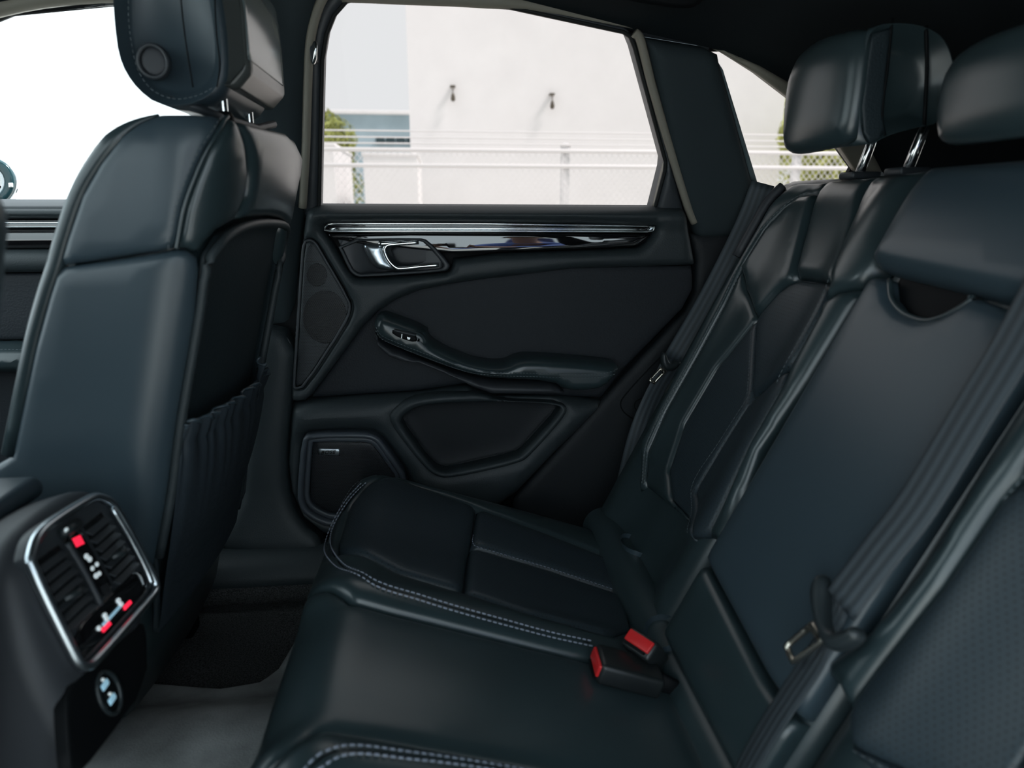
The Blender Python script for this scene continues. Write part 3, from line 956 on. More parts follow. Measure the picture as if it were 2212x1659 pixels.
far_line = [(s_far - .005, 1.10), (s_far - .005, 1.0), (s_far - .012, .85), (s_far - .03, .66)]
shell_o = near_line + arch + far_line + [(near_line[0][0] + .03, .62)]
pk_top = pix(FS0, [(385, 917), (400, 905), (430, 897), (452, 881), (470, 872), (496, 856), (520, 838), (541, 823), (560, 803), (580, 787), (600, 768)], (.08, .95))
def front_seat(yc, dx, sgn, label, loc, rail_h=.09):
    FS, _, _ = make_front_surface(yc, dx, sgn)
    fl = sgn < 0
    m = lambda y: yc + sgn * (y - .37)
    t = empty('front_seat', loc, label, 'car seat', 'front seats')
    # padded core of the backrest
    zs = [.50, .58, .66, .74, .82, .90, .98, 1.06, 1.14, 1.20, 1.25, 1.265, 1.28, 1.295, 1.31, 1.325, 1.34]
    rings = []
    for z in zs:
        zz = FS(0, z)[2]
        xf = float(np.interp(zz, XF_Z, XF_X)) + dx
        pts = [FS(s, z) - snormal(FS, s, z, fl) * .017 for s in np.linspace(-.02, 2 * fq + fL + .02, 26)]
        a, b = pts[0].copy(), pts[-1].copy()
        w = b[1] - a[1]
        fr = [A(xf + .014, b[1], b[2]), A(xf + .008, b[1] - w * .04, b[2]), A(xf + .004, b[1] - w * .12, b[2]), A(xf + .03, b[1] - w * .3, b[2]), A(xf + .03, a[1] + w * .3, a[2]), A(xf + .004, a[1] + w * .12, a[2]), A(xf + .008, a[1] + w * .04, a[2]), A(xf + .014, a[1], a[2])]
        rings.append(pts + fr)
    loft('backrest', rings, M['leather'], t)
    # lower cushion
    rings = []
    for x, hh in ((-1.10, .01), (-1.08, .03), (-1.0, .05), (-.7, .06), (-.52, .06)):
        rings.append([A(x + dx, m(y), z) for y, z in ((.12, .46), (.12, .60), (.14, .62 + hh), (.2, .62 + hh * .6), (.37, .60 + hh * .5), (.54, .62 + hh * .6), (.60, .62 + hh), (.62, .60), (.62, .46))])
    loft('seat_cushion', rings, M['leather'], t)
    for k in (-1, 1):
        box('seat_rail', (-.78 + dx, m(.37 + k * .19), .465 - rail_h / 2), (.55, .05, rail_h), M['black'], t, .01)
    pillow('side_panel', FS, side_up, M['leather_lit'], t, h=.010, r=.010, base=-.006, flip=fl)
    pillow('shoulder_panel', FS, rear_b, M['leather'], t, h=.012, r=.012, base=-.006, flip=fl)
    pillow('upper_back_panel', FS, rear_c, M['leather'], t, h=.016, r=.014, base=-.006, flip=fl)
    pillow('shoulder_panel', FS, rear_f, M['leather'], t, h=.012, r=.014, base=-.006, flip=fl)
    pillow('side_panel', FS, low_n, M['leather_lit'], t, h=.010, r=.010, base=-.006, flip=fl)
    pillow('back_shell', FS, shell_o, M['shell'], t, h=-.010, r=.02, base=.0, skirt=.01, flip=fl)
    rim = near_line + arch + far_line
    rp = [FS(*p) + snormal(FS, p[0], p[1], fl) * .004 for p in spline(rim, 5)]
    tube('shell_rim', rp, .0065, M['plastic'], t)
    # piping down the front edge of the side panel
    fe = [(side_up[i][0] - .006, side_up[i][1]) for i in range(0, 7)]
    pl0 = spline(fe + [(q[0] - .006, q[1]) for q in lf[::-1]], 4)
    tube('piping', [FS(p[0], p[1]) + A(0, .008 * sgn, 0) for p in pl0], [.0015 + .009 * min(1, i / 9) for i in range(len(pl0))], M['leather'], t)
    stitches('stitching', FS, [(p[0] - .008, p[1]) for p in spline(side_up[9:16], 6)], M['dark_thread'], t, off=.005, rad=.0006, flip=fl)
    tube('piping', [FS(*p) + snormal(FS, p[0], p[1], fl) * .003 for p in spline(side_up[9:16], 6)], .0026, M['leather'], t, n=6)
    # elasticated map pocket with a gathered hem
    tp = spline(pk_top, 8)
    n = len(tp)
    Lf = far_line[-1]
    rows = 22
    V, Fc = [], []
    for j in range(rows + 1):
        w = j / rows
        for i, p in enumerate(tp):
            fr_ = i / (n - 1)
            bot = (near_line[0][0] + .012 + fr_ * (Lf[0] - near_line[0][0] - .02), .64)
            s = p[0] + (bot[0] - p[0]) * w
            v = p[1] + (bot[1] - p[1]) * w
            ph = i * .95 + 1.3 * math.sin(i * .37)
            g_ = math.exp(-w * 14)
            hem = .0055 * math.sin(ph) * (g_ + .35 * math.exp(-w * 5)) + .0015 * math.sin(ph * 2.3) * g_
            belly = .014 * math.sin(math.pi * min(1, w * 1.2 + .12)) * math.sin(math.pi * max(.02, min(.98, fr_))) ** .6
            v += .0050 * math.sin(ph + .8) * g_
            band_ = .003 * math.exp(-((w - .09) / .012) ** 2)
            V.append(FS(s, v) + snormal(FS, s, v, fl) * (.008 + hem + belly - band_))
    for j in range(rows):
        for i in range(n - 1):
            a = j * n + i
            Fc.append((a, a + 1, a + n + 1, a + n))
    pk = mesh('back_pocket', V, Fc, M['pocket'], t)
    tube('pocket_hem', V[:n], .0024, M['leather_lit'], pk, n=6)
    # headrest: padded front block, hard rear box, posts, side button
    pr = np.array(pix(lambda x, z: A(x, .25, z), [(252, -70), (248, 0), (252, 60), (260, 120), (276, 160), (302, 195), (340, 225), (385, 230), (430, 222), (470, 195), (482, 150), (480, 80), (470, 0), (455, -70)], (-.36, 1.4)))
    prof = [(x + dx, z) for x, z in pr] + [(-.285 + dx, 1.535), (-.33 + dx, 1.55), (-.365 + dx, 1.53)]
    prof = [tuple(q) for q in chaikin(prof, 1)]
    y0, y1 = sorted((m(.245), m(.495)))
    hr = rblock('headrest', prof, y0, y1, .022, M['leather_lit'], t)
    bprof = [(-.300, 1.350), (-.262, 1.352), (-.258, 1.356), (-.244, 1.370), (-.241, 1.376), (-.240, 1.44), (-.246, 1.50), (-.262, 1.515), (-.30, 1.52)]
    y0b, y1b = sorted((m(.268), m(.502)))
    rblock('headrest_box', [(x + dx, z) for x, z in bprof], y0b, y1b, .006, mat('headrest_box_plastic', (.07, .078, .075), .22, 0, .5), hr)
    fp = [(-.2375 + dx, z) for z in (1.384, 1.50)]
    ya, yb = m(.285), m(.49)
    XB = lambda y, z: A(-.240 + dx - .045 * max(0, z - 1.44) - .0, y, z)
    pillow('headrest_backplate', XB, [(ya, 1.386), (yb, 1.386), (yb, 1.485), (yb - .01 * sgn, 1.497), (ya, 1.497)], mat('headrest_plate_lit', (.16, .20, .205), .13, 0, .6), hr, h=.002, r=.002, base=-.0005, skirt=.006, flip=fl)  # paler than its box: reflected light is put into the colour
    for yy in (.305, .435):
        tube('headrest_post', [A(-.283 + dx, m(yy), z) for z in (1.27, 1.30, 1.34, 1.38)], .0062, M['chrome'], hr, n=12)
        tube('post_sleeve', [A(-.283 + dx, m(yy), z) for z in (1.300, 1.318, 1.3245)], [.013, .013, .009], M['black'], t, n=12)
    bs = lambda x, z: A(x + dx, m(.2445), z)
    bc = inv(lambda x, z: A(x, .245, z), 330, 132, (-.34, 1.38))
    circ = lambda r_: [(bc[0] + r_ * math.cos(a), bc[1] + r_ * 1.08 * math.sin(a)) for a in np.linspace(0, 2 * math.pi, 28, endpoint=False)]
    bt_ = pillow('release_button', bs, circ(.0195), M['bezel'], hr, h=.003, r=.004, base=-.001, skirt=.006, holes=[circ(.0145)], flip=fl, step=.005)
    pillow('button_face', bs, circ(.0147), M['softplastic'], bt_, h=.002, r=.006, base=-.003, skirt=.004, flip=fl, step=.005)
    for ln in ([(388, -40), (392, 20), (402, 100), (416, 188)], [(462, -40), (466, 60), (474, 140), (468, 188)]):
        q = pix(lambda x, z: A(x, .244, z), ln, (-.3, 1.42))
        tube('seam', [bs(*p) + A(0, 0.0005 * sgn, 0) for p in spline(q, 5)], .0010, M['black'], hr, n=5)
    q = pix(lambda x, z: A(x, .244, z), [(280, -40), (278, 30), (284, 90), (298, 150), (330, 195), (380, 214), (430, 205), (462, 188)], (-.35, 1.42))
    stitches('stitching', bs, spline(q, 5), M['dark_thread'], hr, off=.001, rad=.0005, flip=fl)
    # tilt bar under the headrest
    tube('guide_bar', [A(-.335 + dx, m(.26), 1.332), A(-.30 + dx, m(.262), 1.322), A(-.285 + dx, m(.29), 1.316), A(-.275 + dx, m(.44), 1.318), A(-.26 + dx, m(.49), 1.33)], .006, M['bezel'], hr)
    return t
front_seat(.37, 0.0, 1, 'black leather front passenger seat with headrest and gathered pocket on its back', (-.5, .37, .38))
ds = front_seat(-.405, 0.0, -1, 'black leather driver seat, only the edge of its backrest showing at far left', (-.5, -.405, .47), .01)
ds.location = Vector((-.5 - .045, -.405, .47 - .085))

# ================================================================== rear bench: backrest
def xb(z): return .36 + .49 * (z - .66) + 7 * max(0, z - 1.20) ** 2 
def bulge(y, z):
    a = abs(y)
    w = (a - .385) / .215
    b = .030 * math.exp(-((abs(w) - .84) / .26) ** 2) - .004
    c = .022
    k = 1 / (1 + math.exp((a - .152) / .006))
    return b * (1 - k) + c * k
def SB(y, z): return A(xb(z) - bulge(y, z), y, z)
gB = (.4, 1.0)
bench = empty('rear_bench_seat', (.2, 0, .38), 'black leather rear bench seat with perforated panels, headrests and contrast stitching', 'car seat')
def body_section(name, y0, y1, parent, ins=.010):
    rings = []
    for y in np.linspace(y0, y1, 14):
        e = min(abs(y - y0), abs(y - y1))
        o = ins + .012 * max(0, 1 - e / .02)
        fr = [SB(y, z) + A(o, 0, -.2 * o) for z in np.linspace(.50, 1.245, 26)]
        xt = fr[-1][0]
        fr += [A(xt + .018, y, 1.252 - o * .3), A(xt + .05, y, 1.254 - o * .3), A(xt + .085, y, 1.246 - o * .3), A(xt + .09, y, 1.20), A(.45, y, .50)]
        rings.append(fr)
    return loft(name, rings, M['leather'], parent)
out_edge = [(1704, 402), (1659, 446), (1597, 555), (1531, 670), (1436, 848), (1384, 950), (1378, 1060)]
seam_o = [(1766, 421), (1737, 424), (1698, 450), (1652, 497), (1606, 571), (1565, 658), (1508, 764), (1438, 888), (1399, 977), (1392, 1050)]
valley = [(1770, 422), (1745, 507), (1720, 600)]
inner = [(1877, 414), (1841, 515), (1800, 618), (1775, 680), (1713, 792), (1692, 837), (1623, 957), (1566, 1084), (1530, 1160)]
gap = [(2006, 402), (1897, 582), (1752, 826), (1649, 978), (1604, 1085), (1560, 1180)]
perf_l = [(1720, 604), (1684, 632), (1635, 688), (1548, 796), (1478, 915), (1444, 1018), (1450, 1080), (1490, 1165)]
E_ = {}
for k_, v_ in dict(out=out_edge, so=seam_o, va=valley, inn=inner, gap=gap, pl=perf_l).items():
    E_[k_] = pix(SB, v_, (.5, 1.1))
ab = pix(SB, [(1597, 566), (1614, 631), (1635, 686)], (.55, 1.05))
ib = pix(SB, [(1783, 656), (1816, 632), (1866, 623)], (.25, 1.1))
dm = pix(SB, [(1634, 690), (1630, 760), (1623, 860)], (.4, .95))
dm2 = pix(SB, [(1623, 860), (1665, 828), (1704, 796)], (.38, .9))
dm3 = pix(SB, [(1623, 862), (1560, 960), (1500, 1060), (1492, 1160)], (.38, .85))
o_, s_, va_, in_, ga_, pl_ = (E_[k] for k in ('out', 'so', 'va', 'inn', 'gap', 'pl'))
top_z = 1.245
def cut(line, z0, z1):
    return [p for p in line if z1 <= p[1] <= z0]
P_right = {
    'edge_strip': [(o_[0][0] + .01, top_z)] + o_ + [s_[-1]] + s_[::-1] + [(s_[0][0] - .0, top_z)],
    'bolster_a': s_[:5] + [ab[0]] + ab[1:] + pl_[:2][::-1] + va_[::-1][1:] ,
    'bolster_b': [s_[4]] + s_[5:] + pl_[::-1][:6] + ab[::-1],
    'head': [(va_[0][0], top_z)] + va_ + [in_[2]] + in_[:2][::-1] + [(in_[0][0], top_z)],
    'inner_a': [(in_[0][0], top_z)] + in_[:3] + [ib[0], ib[1], ib[2]] + [ga_[1], ga_[0], (ga_[0][0] , top_z)],
    'inner_b': [ib[0], in_[3]] + in_[4:] + [ga_[5], ga_[4], ga_[3], ga_[2], (ga_[1][0], ib[2][1] - .005), ib[2], ib[1]],
    'perf_a': [pl_[0], pl_[1], pl_[2]] + dm[1:] + [dm2[1], dm2[2], in_[4], in_[3], in_[2]],
    'perf_b': [pl_[2]] + pl_[3:] + dm3[::-1] + dm[::-1][1:2],
    'perf_c': [dm2[0]] + dm3[1:] + [in_[8], in_[7], in_[6], in_[5], dm2[2], dm2[1]],
}
spec = {  # name, material, height, radius
    'edge_strip': ('edge_panel', 'leather', .010, .010), 'bolster_a': ('upper_bolster', 'leather', .020, .016),
    'bolster_b': ('side_bolster', 'leather', .012, .012), 'head': ('shoulder_panel', 'leather', .018, .016),
    'inner_a': ('inner_bolster', 'leather', .020, .016), 'inner_b': ('inner_bolster', 'leather', .020, .016),
    'perf_a': ('perforated_panel', 'perf', .012, .010), 'perf_b': ('perforated_panel', 'perf', .009, .009), 'perf_c': ('perforated_panel', 'perf', .008, .009)}
def headrest(parent, yc, dx, dz, width=.20, sc=1.0, zc=1.36):
    S0 = lambda x, z: A(x, .25, z)
    fr = np.array(pix(S0, [(1873, 62), (1862, 144), (1852, 231), (1856, 289), (1872, 318), (1910, 293), (1993, 272), (2021, 268), (2052, 200), (2059, 157), (2042, 91), (1997, 58), (1923, 50)], (.6, 1.36)))
    y0, y1 = yc - width / 2, yc + width / 2
    zz = lambda z: zc + (z - 1.36) * sc + dz
    prof = [tuple(q) for q in chaikin([(x + dx, zz(z)) for x, z in fr], 2)]
    hb_ = rblock('headrest', prof, y0, y1, .030, M['leather'], parent, bulge=.010)
    # front cushion panel and the recessed band between it and the side
    def fx(y, v):
        return A(.585 + dx - .020 * (1 - ((y - yc) / (width / 2)) ** 2) + .9 * max(0, v - 1.39) ** 1.5 + 1.6 * max(0, 1.31 - v) ** 1.4, y, zz(v))
    w2 = width / 2
    pillow('face_panel', fx, [(yc - w2 + .004, 1.30), (yc - w2, 1.36), (yc - w2 + .002, 1.425), (yc - w2 + .03, 1.44), (yc + w2 - .05, 1.44), (yc + w2 - .012, 1.41), (yc + w2, 1.36), (yc + w2 - .012, 1.30), (yc + w2 - .04, 1.283), (yc - w2 + .03, 1.285)], M['leather'], hb_, h=.020, r=.022, base=0, skirt=.03, flip=True, round_=2)
    for ln, rr in (([(1925, 40), (1915, 144), (1903, 247), (1910, 296)], .0022), ([(1998, 56), (2000, 150), (1994, 274)], .0028)):
        q = pix(S0, ln, (.62, 1.36))
        tube('seam', [A(p[0] + dx, y0 + .003, zz(p[1])) for p in spline(q, 5)], rr, M['black'], hb_, n=6)
    bandp = pix(S0, [(1880, 75), (1920, 62), (1908, 160), (1900, 247), (1908, 288), (1878, 312), (1862, 288), (1858, 231), (1868, 144)], (.59, 1.36))
    pillow('dark_band', lambda x, z: A(x + dx, y0, zz(z)), bandp, M['shell'], hb_, h=.002, r=.004, base=-.001, skirt=.006)
    for yy in (yc - .055, yc + .065):
        p = A(.655 + dx * 1.0 + .05, yy, 1.31)
        tube('headrest_post', [p + A(.012, 0, .03), p, p + A(-.022, 0, -.075)], .0075, M['chrome'], hb_, n=12)
        box('post_guide', p + A(-.016, 0, -.058), (.05, .042, .012), M['bezel'], parent, .004)
    return hb_
def outer_section(sgn):
    y0, y1 = sorted((sgn * .158, sgn * .612))
    t = body_section('backrest', y0, y1, bench)
    for k, poly in P_right.items():
        nm, mm, hh, rr = spec[k]
        pillow(nm, SB, [(sgn * p[0], p[1]) for p in poly], M[mm], t, h=hh, r=rr, base=-.008, skirt=.012, flip=True, grid=.016)
    for d in (.004, -.005):
        stitches('stitching', SB, [(sgn * (p[0] + (d if d > 0 else d)), p[1]) for p in spline(s_, 6)], M['dark_thread'], t, off=.0045, rad=.0009, flip=True)
    stitches('stitching', SB, [(sgn * (p[0] + .010), p[1]) for p in spline(in_[:6], 5)], M['dark_thread'], t, off=.006, rad=.0006, flip=True)
    stitches('stitching', SB, [(sgn * (p[0] + .006), p[1]) for p in spline(dm, 5)], M['dark_thread'], t, off=.006, rad=.0005, flip=True)
    stitches('stitching', SB, [(sgn * (p[0] + .006), p[1]) for p in spline(dm3, 5)], M['dark_thread'], t, off=.004, rad=.0005, flip=True)
    headrest(bench, sgn * .345, 0.0, 0.0)
    # plastic rail along the outer edge
    tube('side_rail', [SB(sgn * (p[0] + .016), p[1]) + A(.004, 0, 0) for p in spline([(o_[0][0] + .005, 1.24)] + o_[1:3], 5)], .009, M['softplastic'], t)
    return t
outer_section(1)
outer_section(-1)
ct = body_section('backrest', -.146, .146, bench, .012)
slot = pix(SB, [(1929, 604), (1933, 645), (1958, 676), (2001, 693), (2034, 689), (2062, 677), (2103, 652), (2106, 640)], (.1, 1.1))
lowtop = pix(SB, [(1897, 592), (1930, 602), (2104, 640), (2190, 662)], (.13, 1.1))
cz = [(.144, 1.243), (.144, lowtop[0][1] + .006), (.10, lowtop[1][1] + .004), (-.10, lowtop[2][1] - .002), (-.144, lowtop[3][1] - .0), (-.144, 1.243)]
pillow('upper_pad', SB, cz, M['leather_lit'], ct, h=.030, r=.018, base=-.006, skirt=.02, flip=True, extra=lambda y, z: .004 * math.sin((z - 1.1) * 20))
lw = [(.142, lowtop[0][1] - .004), (slot[0][0] + .001, slot[0][1])] + slot[1:-1] + [(slot[-1][0], slot[-1][1])] + [(-.142, lowtop[3][1] - .01)]
rid = pix(SB, [(1534, 1197), (1666, 1466)], (.13, .75))
lw += [(-.142, rid[1][1]), (rid[1][0], rid[1][1]), (rid[0][0], rid[0][1]), (.142, rid[0][1] + .004)]
arm_c = pillow('folding_armrest', SB, lw, M['leather_lit'], bench, h=.018, r=.014, base=-.006, skirt=.03, flip=True)
pillow('slot_lining', SB, slot + [(slot[-1][0], slot[-1][1] + .02), (slot[0][0], slot[0][1] + .02)], M['black'], arm_c, h=.0, r=.01, base=-.008, skirt=.01, flip=True)
tube('slot_edge', [SB(*p) + A(-.004, 0, 0) for p in spline(slot, 4)], .004, M['leather'], arm_c, n=6)
lo2 = [(.142, rid[0][1] - .002), (rid[0][0], rid[0][1] - .006), (rid[1][0], rid[1][1] - .006), (-.142, rid[1][1] - .006), (-.142, .60), (.142, .60)]
pillow('lower_panel', SB, lo2, M['leather'], ct, h=.016, r=.012, base=-.006, skirt=.012, flip=True)
headrest(bench, .0, .03, 0, .25, .68, 1.325)

# ================================================================== rear bench: cushion
def SCu(x, y):
    a = abs(y)
    if x >= -.12:
        z = .702 - .33 * (x + .12)
    else:
        t = min((-.12 - x) / .085, .985)
        z = .702 + .010 * t - .085 * (1 - math.sqrt(1 - t * t))
    z += .012 * math.exp(-((y - .135) / .035) ** 2) + .014 * math.exp(-((y + .165) / .035) ** 2)
    z -= .012 * math.exp(-((a - .33) / .10) ** 2)
    z += .004 * (1 - min(1, (a / .11) ** 2))
    z -= 8 * max(0, a - .52) ** 2
    return A(x, y, z)
gC = (.05, .3)
us = np.r_[np.linspace(-.2045, -.12, 14), np.linspace(-.10, .33, 26)]
vs2 = np.linspace(-.60, .60, 97)
V, Fc = [], []
n = len(vs2)
for x in us:
    for y in vs2:
        V.append(SCu(x, y) - snormal(SCu, x, y, False) * .008)
base_rows = len(us)
for y in vs2: V.append(A(-.19, y, .45))
for i in range(base_rows - 1):
    for j in range(n - 1):
        a = i * n + j
        Fc.append((a, a + n, a + n + 1, a + 1))
for j in range(n - 1):
    a, b = j, base_rows * n + j
    Fc.append((b, a, a + 1, b + 1))
cu = mesh('seat_cushion', V, Fc, M['leather'], bench)
for yy in (-.60, .60):
    q = [SCu(x, yy) - A(0, 0, .008) for x in us]
    loft('cushion_side', [[p, A(p[0], p[1] - .01 * np.sign(yy), .42)] for p in q], M['leather'], cu, closed=False)
p1 = pix(SCu, [(733, 1203), (732, 1180), (757, 1100), (792, 1056), (836, 1036), (884, 1050), (1028, 1101), (1019, 1161), (1008, 1215), (999, 1284), (862, 1245)], gC)
p2 = pix(SCu, [(1031, 1104), (1180, 1158), (1325, 1215), (1338, 1250), (1348, 1288), (1180, 1232), (1016, 1184), (1020, 1161)], gC)
p3 = pix(SCu, [(1015, 1188), (1180, 1236), (1348, 1293), (1362, 1362), (1318, 1380), (1150, 1336), (1002, 1288), (1009, 1215)], gC)
ridge = pix(SCu, [(758, 1303), (850, 1326), (952, 1351), (1110, 1390), (1268, 1428), (1330, 1445)], gC)
ridge = [(-.199, .165), (-.185, .15), (-.16, .132)] + ridge
stl = pix(SCu, [(1273, 1400), (1180, 1380), (1088, 1355), (997, 1330), (907, 1303), (794, 1265), (744, 1238), (721, 1205), (720, 1165), (747, 1105), (790, 1052)], gC)
0 and print('RIDGE', [tuple(np.round(q, 3)) for q in ridge]); 0 and print('STL', [tuple(np.round(q, 3)) for q in stl]); 0 and print('P1', [tuple(np.round(q, 3)) for q in p1])
hole = [p1[0], p1[1], p1[2], p1[3], p1[4], p1[5], p1[6], p2[0], p2[1], p2[2], p2[3], p2[4], p3[2], p3[3], p3[4], p3[5], p3[6], p1[10]]
cover = ridge + [(.30, ridge[-1][1]), (.305, .53), (.28, .545), (.1, .565), (-.06, .572), (-.12, .565), (-.165, .535), (-.19, .47), (-.2005, .38), (-.2025, .25)]
for sg in (1, -1):
    sh = 0.0 if sg > 0 else -.032
    mr = lambda L: [(p[0], sg * p[1] + sh) for p in L]
    cv = pillow('cushion_cover', SCu, mr(cover), M['leather'], cu, h=.014, r=.016, base=-.006, skirt=.012, holes=[mr(hole)], grid=.016)
    for q in (p1, p2, p3):
        pillow('perforated_panel', SCu, mr(q), M['perf'], cu, h=.015, r=.014, base=-.006, skirt=.012, grid=.016)
    line = spline(stl, 6)
    P = np.array(line)
    tg = np.gradient(P, axis=0)
    tg /= np.linalg.norm(tg, axis=1, keepdims=True)
    nm = np.stack([-tg[:, 1], tg[:, 0]], 1)
    for d in (-.0045, .0045):
        stitches('stitching', SCu, mr([tuple(q) for q in P + nm * d]), M['thread'], cu, off=.0095, rad=.0013, length=.0055, gap=.0018)
    tube('seam', [SCu(p[0], sg * p[1] + sh) + A(0, 0, .0075) for p in line], .0012, M['black'], cu, n=5)
    stitches('stitching', SCu, mr(even([p2[7], p2[6], p2[5], p2[4]], .02)), M['thread'], cu, off=.006, rad=.0006)
    fe = [(.30, .548), (.1, .567), (-.06, .574), (-.12, .567), (-.167, .537), (-.19, .474), (-.199, .40), (-.20, .33), (-.195, .25)]
    stitches('stitching', SCu, mr(spline(fe, 6)), M['dark_thread'], cu, off=.004, rad=.0008, length=.005)
cent = ridge + [(.30, ridge[-1][1])]
cent = [(x - (.0 if x > -.19 else .0), y - .003) for x, y in cent]
cpoly = cent + [(x, -y - .032) for x, y in cent[::-1]]
pillow('center_cover', SCu, cpoly, M['leather'], cu, h=.012, r=.020, base=-.006, skirt=.012, grid=.018)

# roll of leather in the bite line with child-seat anchor covers
def SR(a, y):
    cx, cz_ = .322, .556
    return A(cx - .042 * math.sin(a / .042), y, cz_ + .042 * math.cos(a / .042))
rl = surf_grid('leather_roll', SR, np.linspace(-.03, .09, 14), np.linspace(-.585, .585, 60), M['leather'], bench)
for px, py in ((1368, 1182), (1432, 1372)):
    u, v = inv(SR, px, py, (.03, .3))
    pillow('anchor_cover', SR, [(u - .028, v - .036), (u + .022, v - .036), (u + .022, v + .036), (u - .028, v + .036)], M['leather_lit'], rl, h=.006, r=.008, base=.001, skirt=.01, round_=2, step=.006, grid=.01)
    pillow('anchor_slot', SR, [(u + .004, v - .012), (u + .013, v - .012), (u + .013, v + .012), (u + .004, v + .012)], M['black'], rl, h=.0005, r=.002, base=.0075, skirt=.002, round_=1, step=.004, grid=.006)

# ================================================================== seat belts and buckles
def tongue(t, S, bail, plate, hole_, thick, flip):
    tg = pillow('tongue', S, plate, M['metal'], t, h=.002, r=.002, base=.003, skirt=.003, holes=[hole_], flip=flip, step=.005, grid=.006, back=True)
    b = pillow('tongue_bail', S, bail, M['tongue'], t, h=thick, r=thick, base=.002, skirt=.006, flip=flip, round_=2, step=.005, grid=.006)
    return tg
fb = empty('seat_belt', (.37, .65, .56), 'dark webbing belt hanging between the far door and the seat, small tongue', 'seat belt', 'rear seat belts')
bpts = [on_y(1648, 396, .655), on_y(1612, 488, .658), on_y(1535, 640, .662), on_y(1455, 778, .664)]
bpts = spline(bpts, 6)
ribbon('webbing', bpts, (1, -.55, .1), .046, .0025, M['belt'], fb)
bp2 = spline([on_y(1455, 778, .664), on_y(1414, 850, .662), on_y(1380, 940, .658), on_y(1357, 1030, .652), on_y(1340, 1125, .645)], 6)
wd = [np.array((1, -.15 + .35 * math.sin(i * .3), .2)) for i in range(len(bp2))]
ribbon('webbing', bp2, wd, .044, .0025, M['belt'], fb)
def fS(x, z): return A(x, .646, z)
gF = (.48, .9)
tongue(fb, fS, pix(fS, [(1427, 765), (1436, 757), (1446, 786), (1464, 776), (1473, 784), (1455, 800), (1438, 802), (1428, 790)], gF), pix(fS, [(1427, 792), (1441, 800), (1412, 830), (1400, 822)], gF),
       pix(fS, [(1424, 800), (1430, 804), (1412, 823), (1406, 819)], gF), .008, False)
nb = empty('seat_belt', (.36, -.15, .62), 'dark webbing belt across the middle backrest with steel tongue, out of focus', 'seat belt', 'rear seat belts')
def nS(y, z): return SB(y, z) * A(0, 1, 1) + A(xb(z) - .055, 0, 0)
gn = (-.13, .95)
cl = pix(nS, [(2300, 540), (2200, 728), (2096, 900), (1984, 1085), (1900, 1195), (1815, 1305)], gn)
ribbon('webbing', [nS(*p) for p in spline(cl, 6)], (0, 1, .12), .047, .0025, M['belt'], nb)
cl2 = pix(nS, [(1815, 1305), (1740, 1420), (1660, 1540), (1600, 1640), (1560, 1720)], gn)
ribbon('webbing', [nS(*p) + A(.012 * min(1, i / 6), 0, -.0) for i, p in enumerate(spline(cl2, 6))], (.35, 1, .1), .046, .0025, M['belt'], nb)
tongue(nb, nS, pix(nS, [(1790, 1240), (1772, 1248), (1756, 1285), (1768, 1345), (1786, 1402), (1815, 1408), (1866, 1384), (1860, 1352), (1838, 1362), (1806, 1372), (1788, 1320)], gn),
       pix(nS, [(1760, 1342), (1790, 1385), (1714, 1437), (1696, 1396)], gn), pix(nS, [(1752, 1362), (1772, 1386), (1720, 1424), (1708, 1398)], gn), .010, True)
def buckle(label, c, ry, rz, L=.088):
    t = empty('belt_buckle', tuple(c), label, 'belt buckle', 'rear belt buckles')
    R = Matrix.Rotation(rz, 4, 'Z') @ Matrix.Rotation(ry, 4, 'Y')
    v = lambda x, y, z: np.array(R @ Vector((x, y, z))) + c
    box('buckle_body', v(0, 0, 0), (L, .050, .030), M['buckle'], t, .006, R)
    b = box('release_button', v(-L / 2 + .001, 0, .002), (.008, .042, .017), M['red'], t, .002, R)
    tube('buckle_stalk', [v(L / 2 - .01, 0, 0), v(L / 2 + .02, 0, -.006), v(L / 2 + .055, 0, -.035)], .014, M['black'], t, flat=.35, ups=(0, 1, 0))
    box('tongue_slot', v(-L / 2 - .0005, 0, -.009), (.006, .034, .003), M['black'], b, 0, R)
    return t
c0 = SCu(.20, .0) + A(.0, .01, .026)
buckle('black belt buckle with red end button lying on the middle of the bench', on_z(1355, 1450, .612), .33, -.05)
buckle('short belt buckle with red button tucked behind the other buckle', on_z(1393, 1404, .618), .9, .55, .045)

# ================================================================== centre console
co = empty('center_console', (-.6, 0, .40), 'dark centre console end with chrome framed air vents and climate display', 'console')
def VS(y, z): return A(-.372 - .26 * (z - .83), y, z)
gV = (0, .82)
body_o = pix(VS, [(30, 1265), (32, 1205), (50, 1150), (100, 1100), (180, 1052), (212, 1050), (250, 1072), (280, 1120), (336, 1255), (338, 1290), (318, 1335), (322, 1480), (205, 1642), (150, 1720), (60, 1760), (30, 1500)], gV)
body_o = [(max(y, -.135), max(z, .42)) for y, z in body_o]
pillow('console_body', VS, body_o, M['softplastic'], co, h=.024, r=.028, base=-.022, skirt=.75, round_=2, step=.02, grid=.02)
vf = [(45, 1223), (46, 1200), (59, 1159), (90, 1130), (178, 1076), (193, 1073), (215, 1080), (231, 1092), (280, 1180), (321, 1256), (323, 1277), (300, 1305), (182, 1437), (168, 1442), (156, 1438), (143, 1420)]
vu = pix(VS, vf, gV)
vu = [tuple(q) for q in chaikin(vu, 2)]
tube('vent_frame', [VS(*p) + A(.008, 0, 0) for p in resample(vu, .008)], .0048, M['satin'], co, closed=True, n=10)
pillow('vent_panel', VS, vu, M['bezel'], co, h=.002, r=.004, base=.002, skirt=.01)
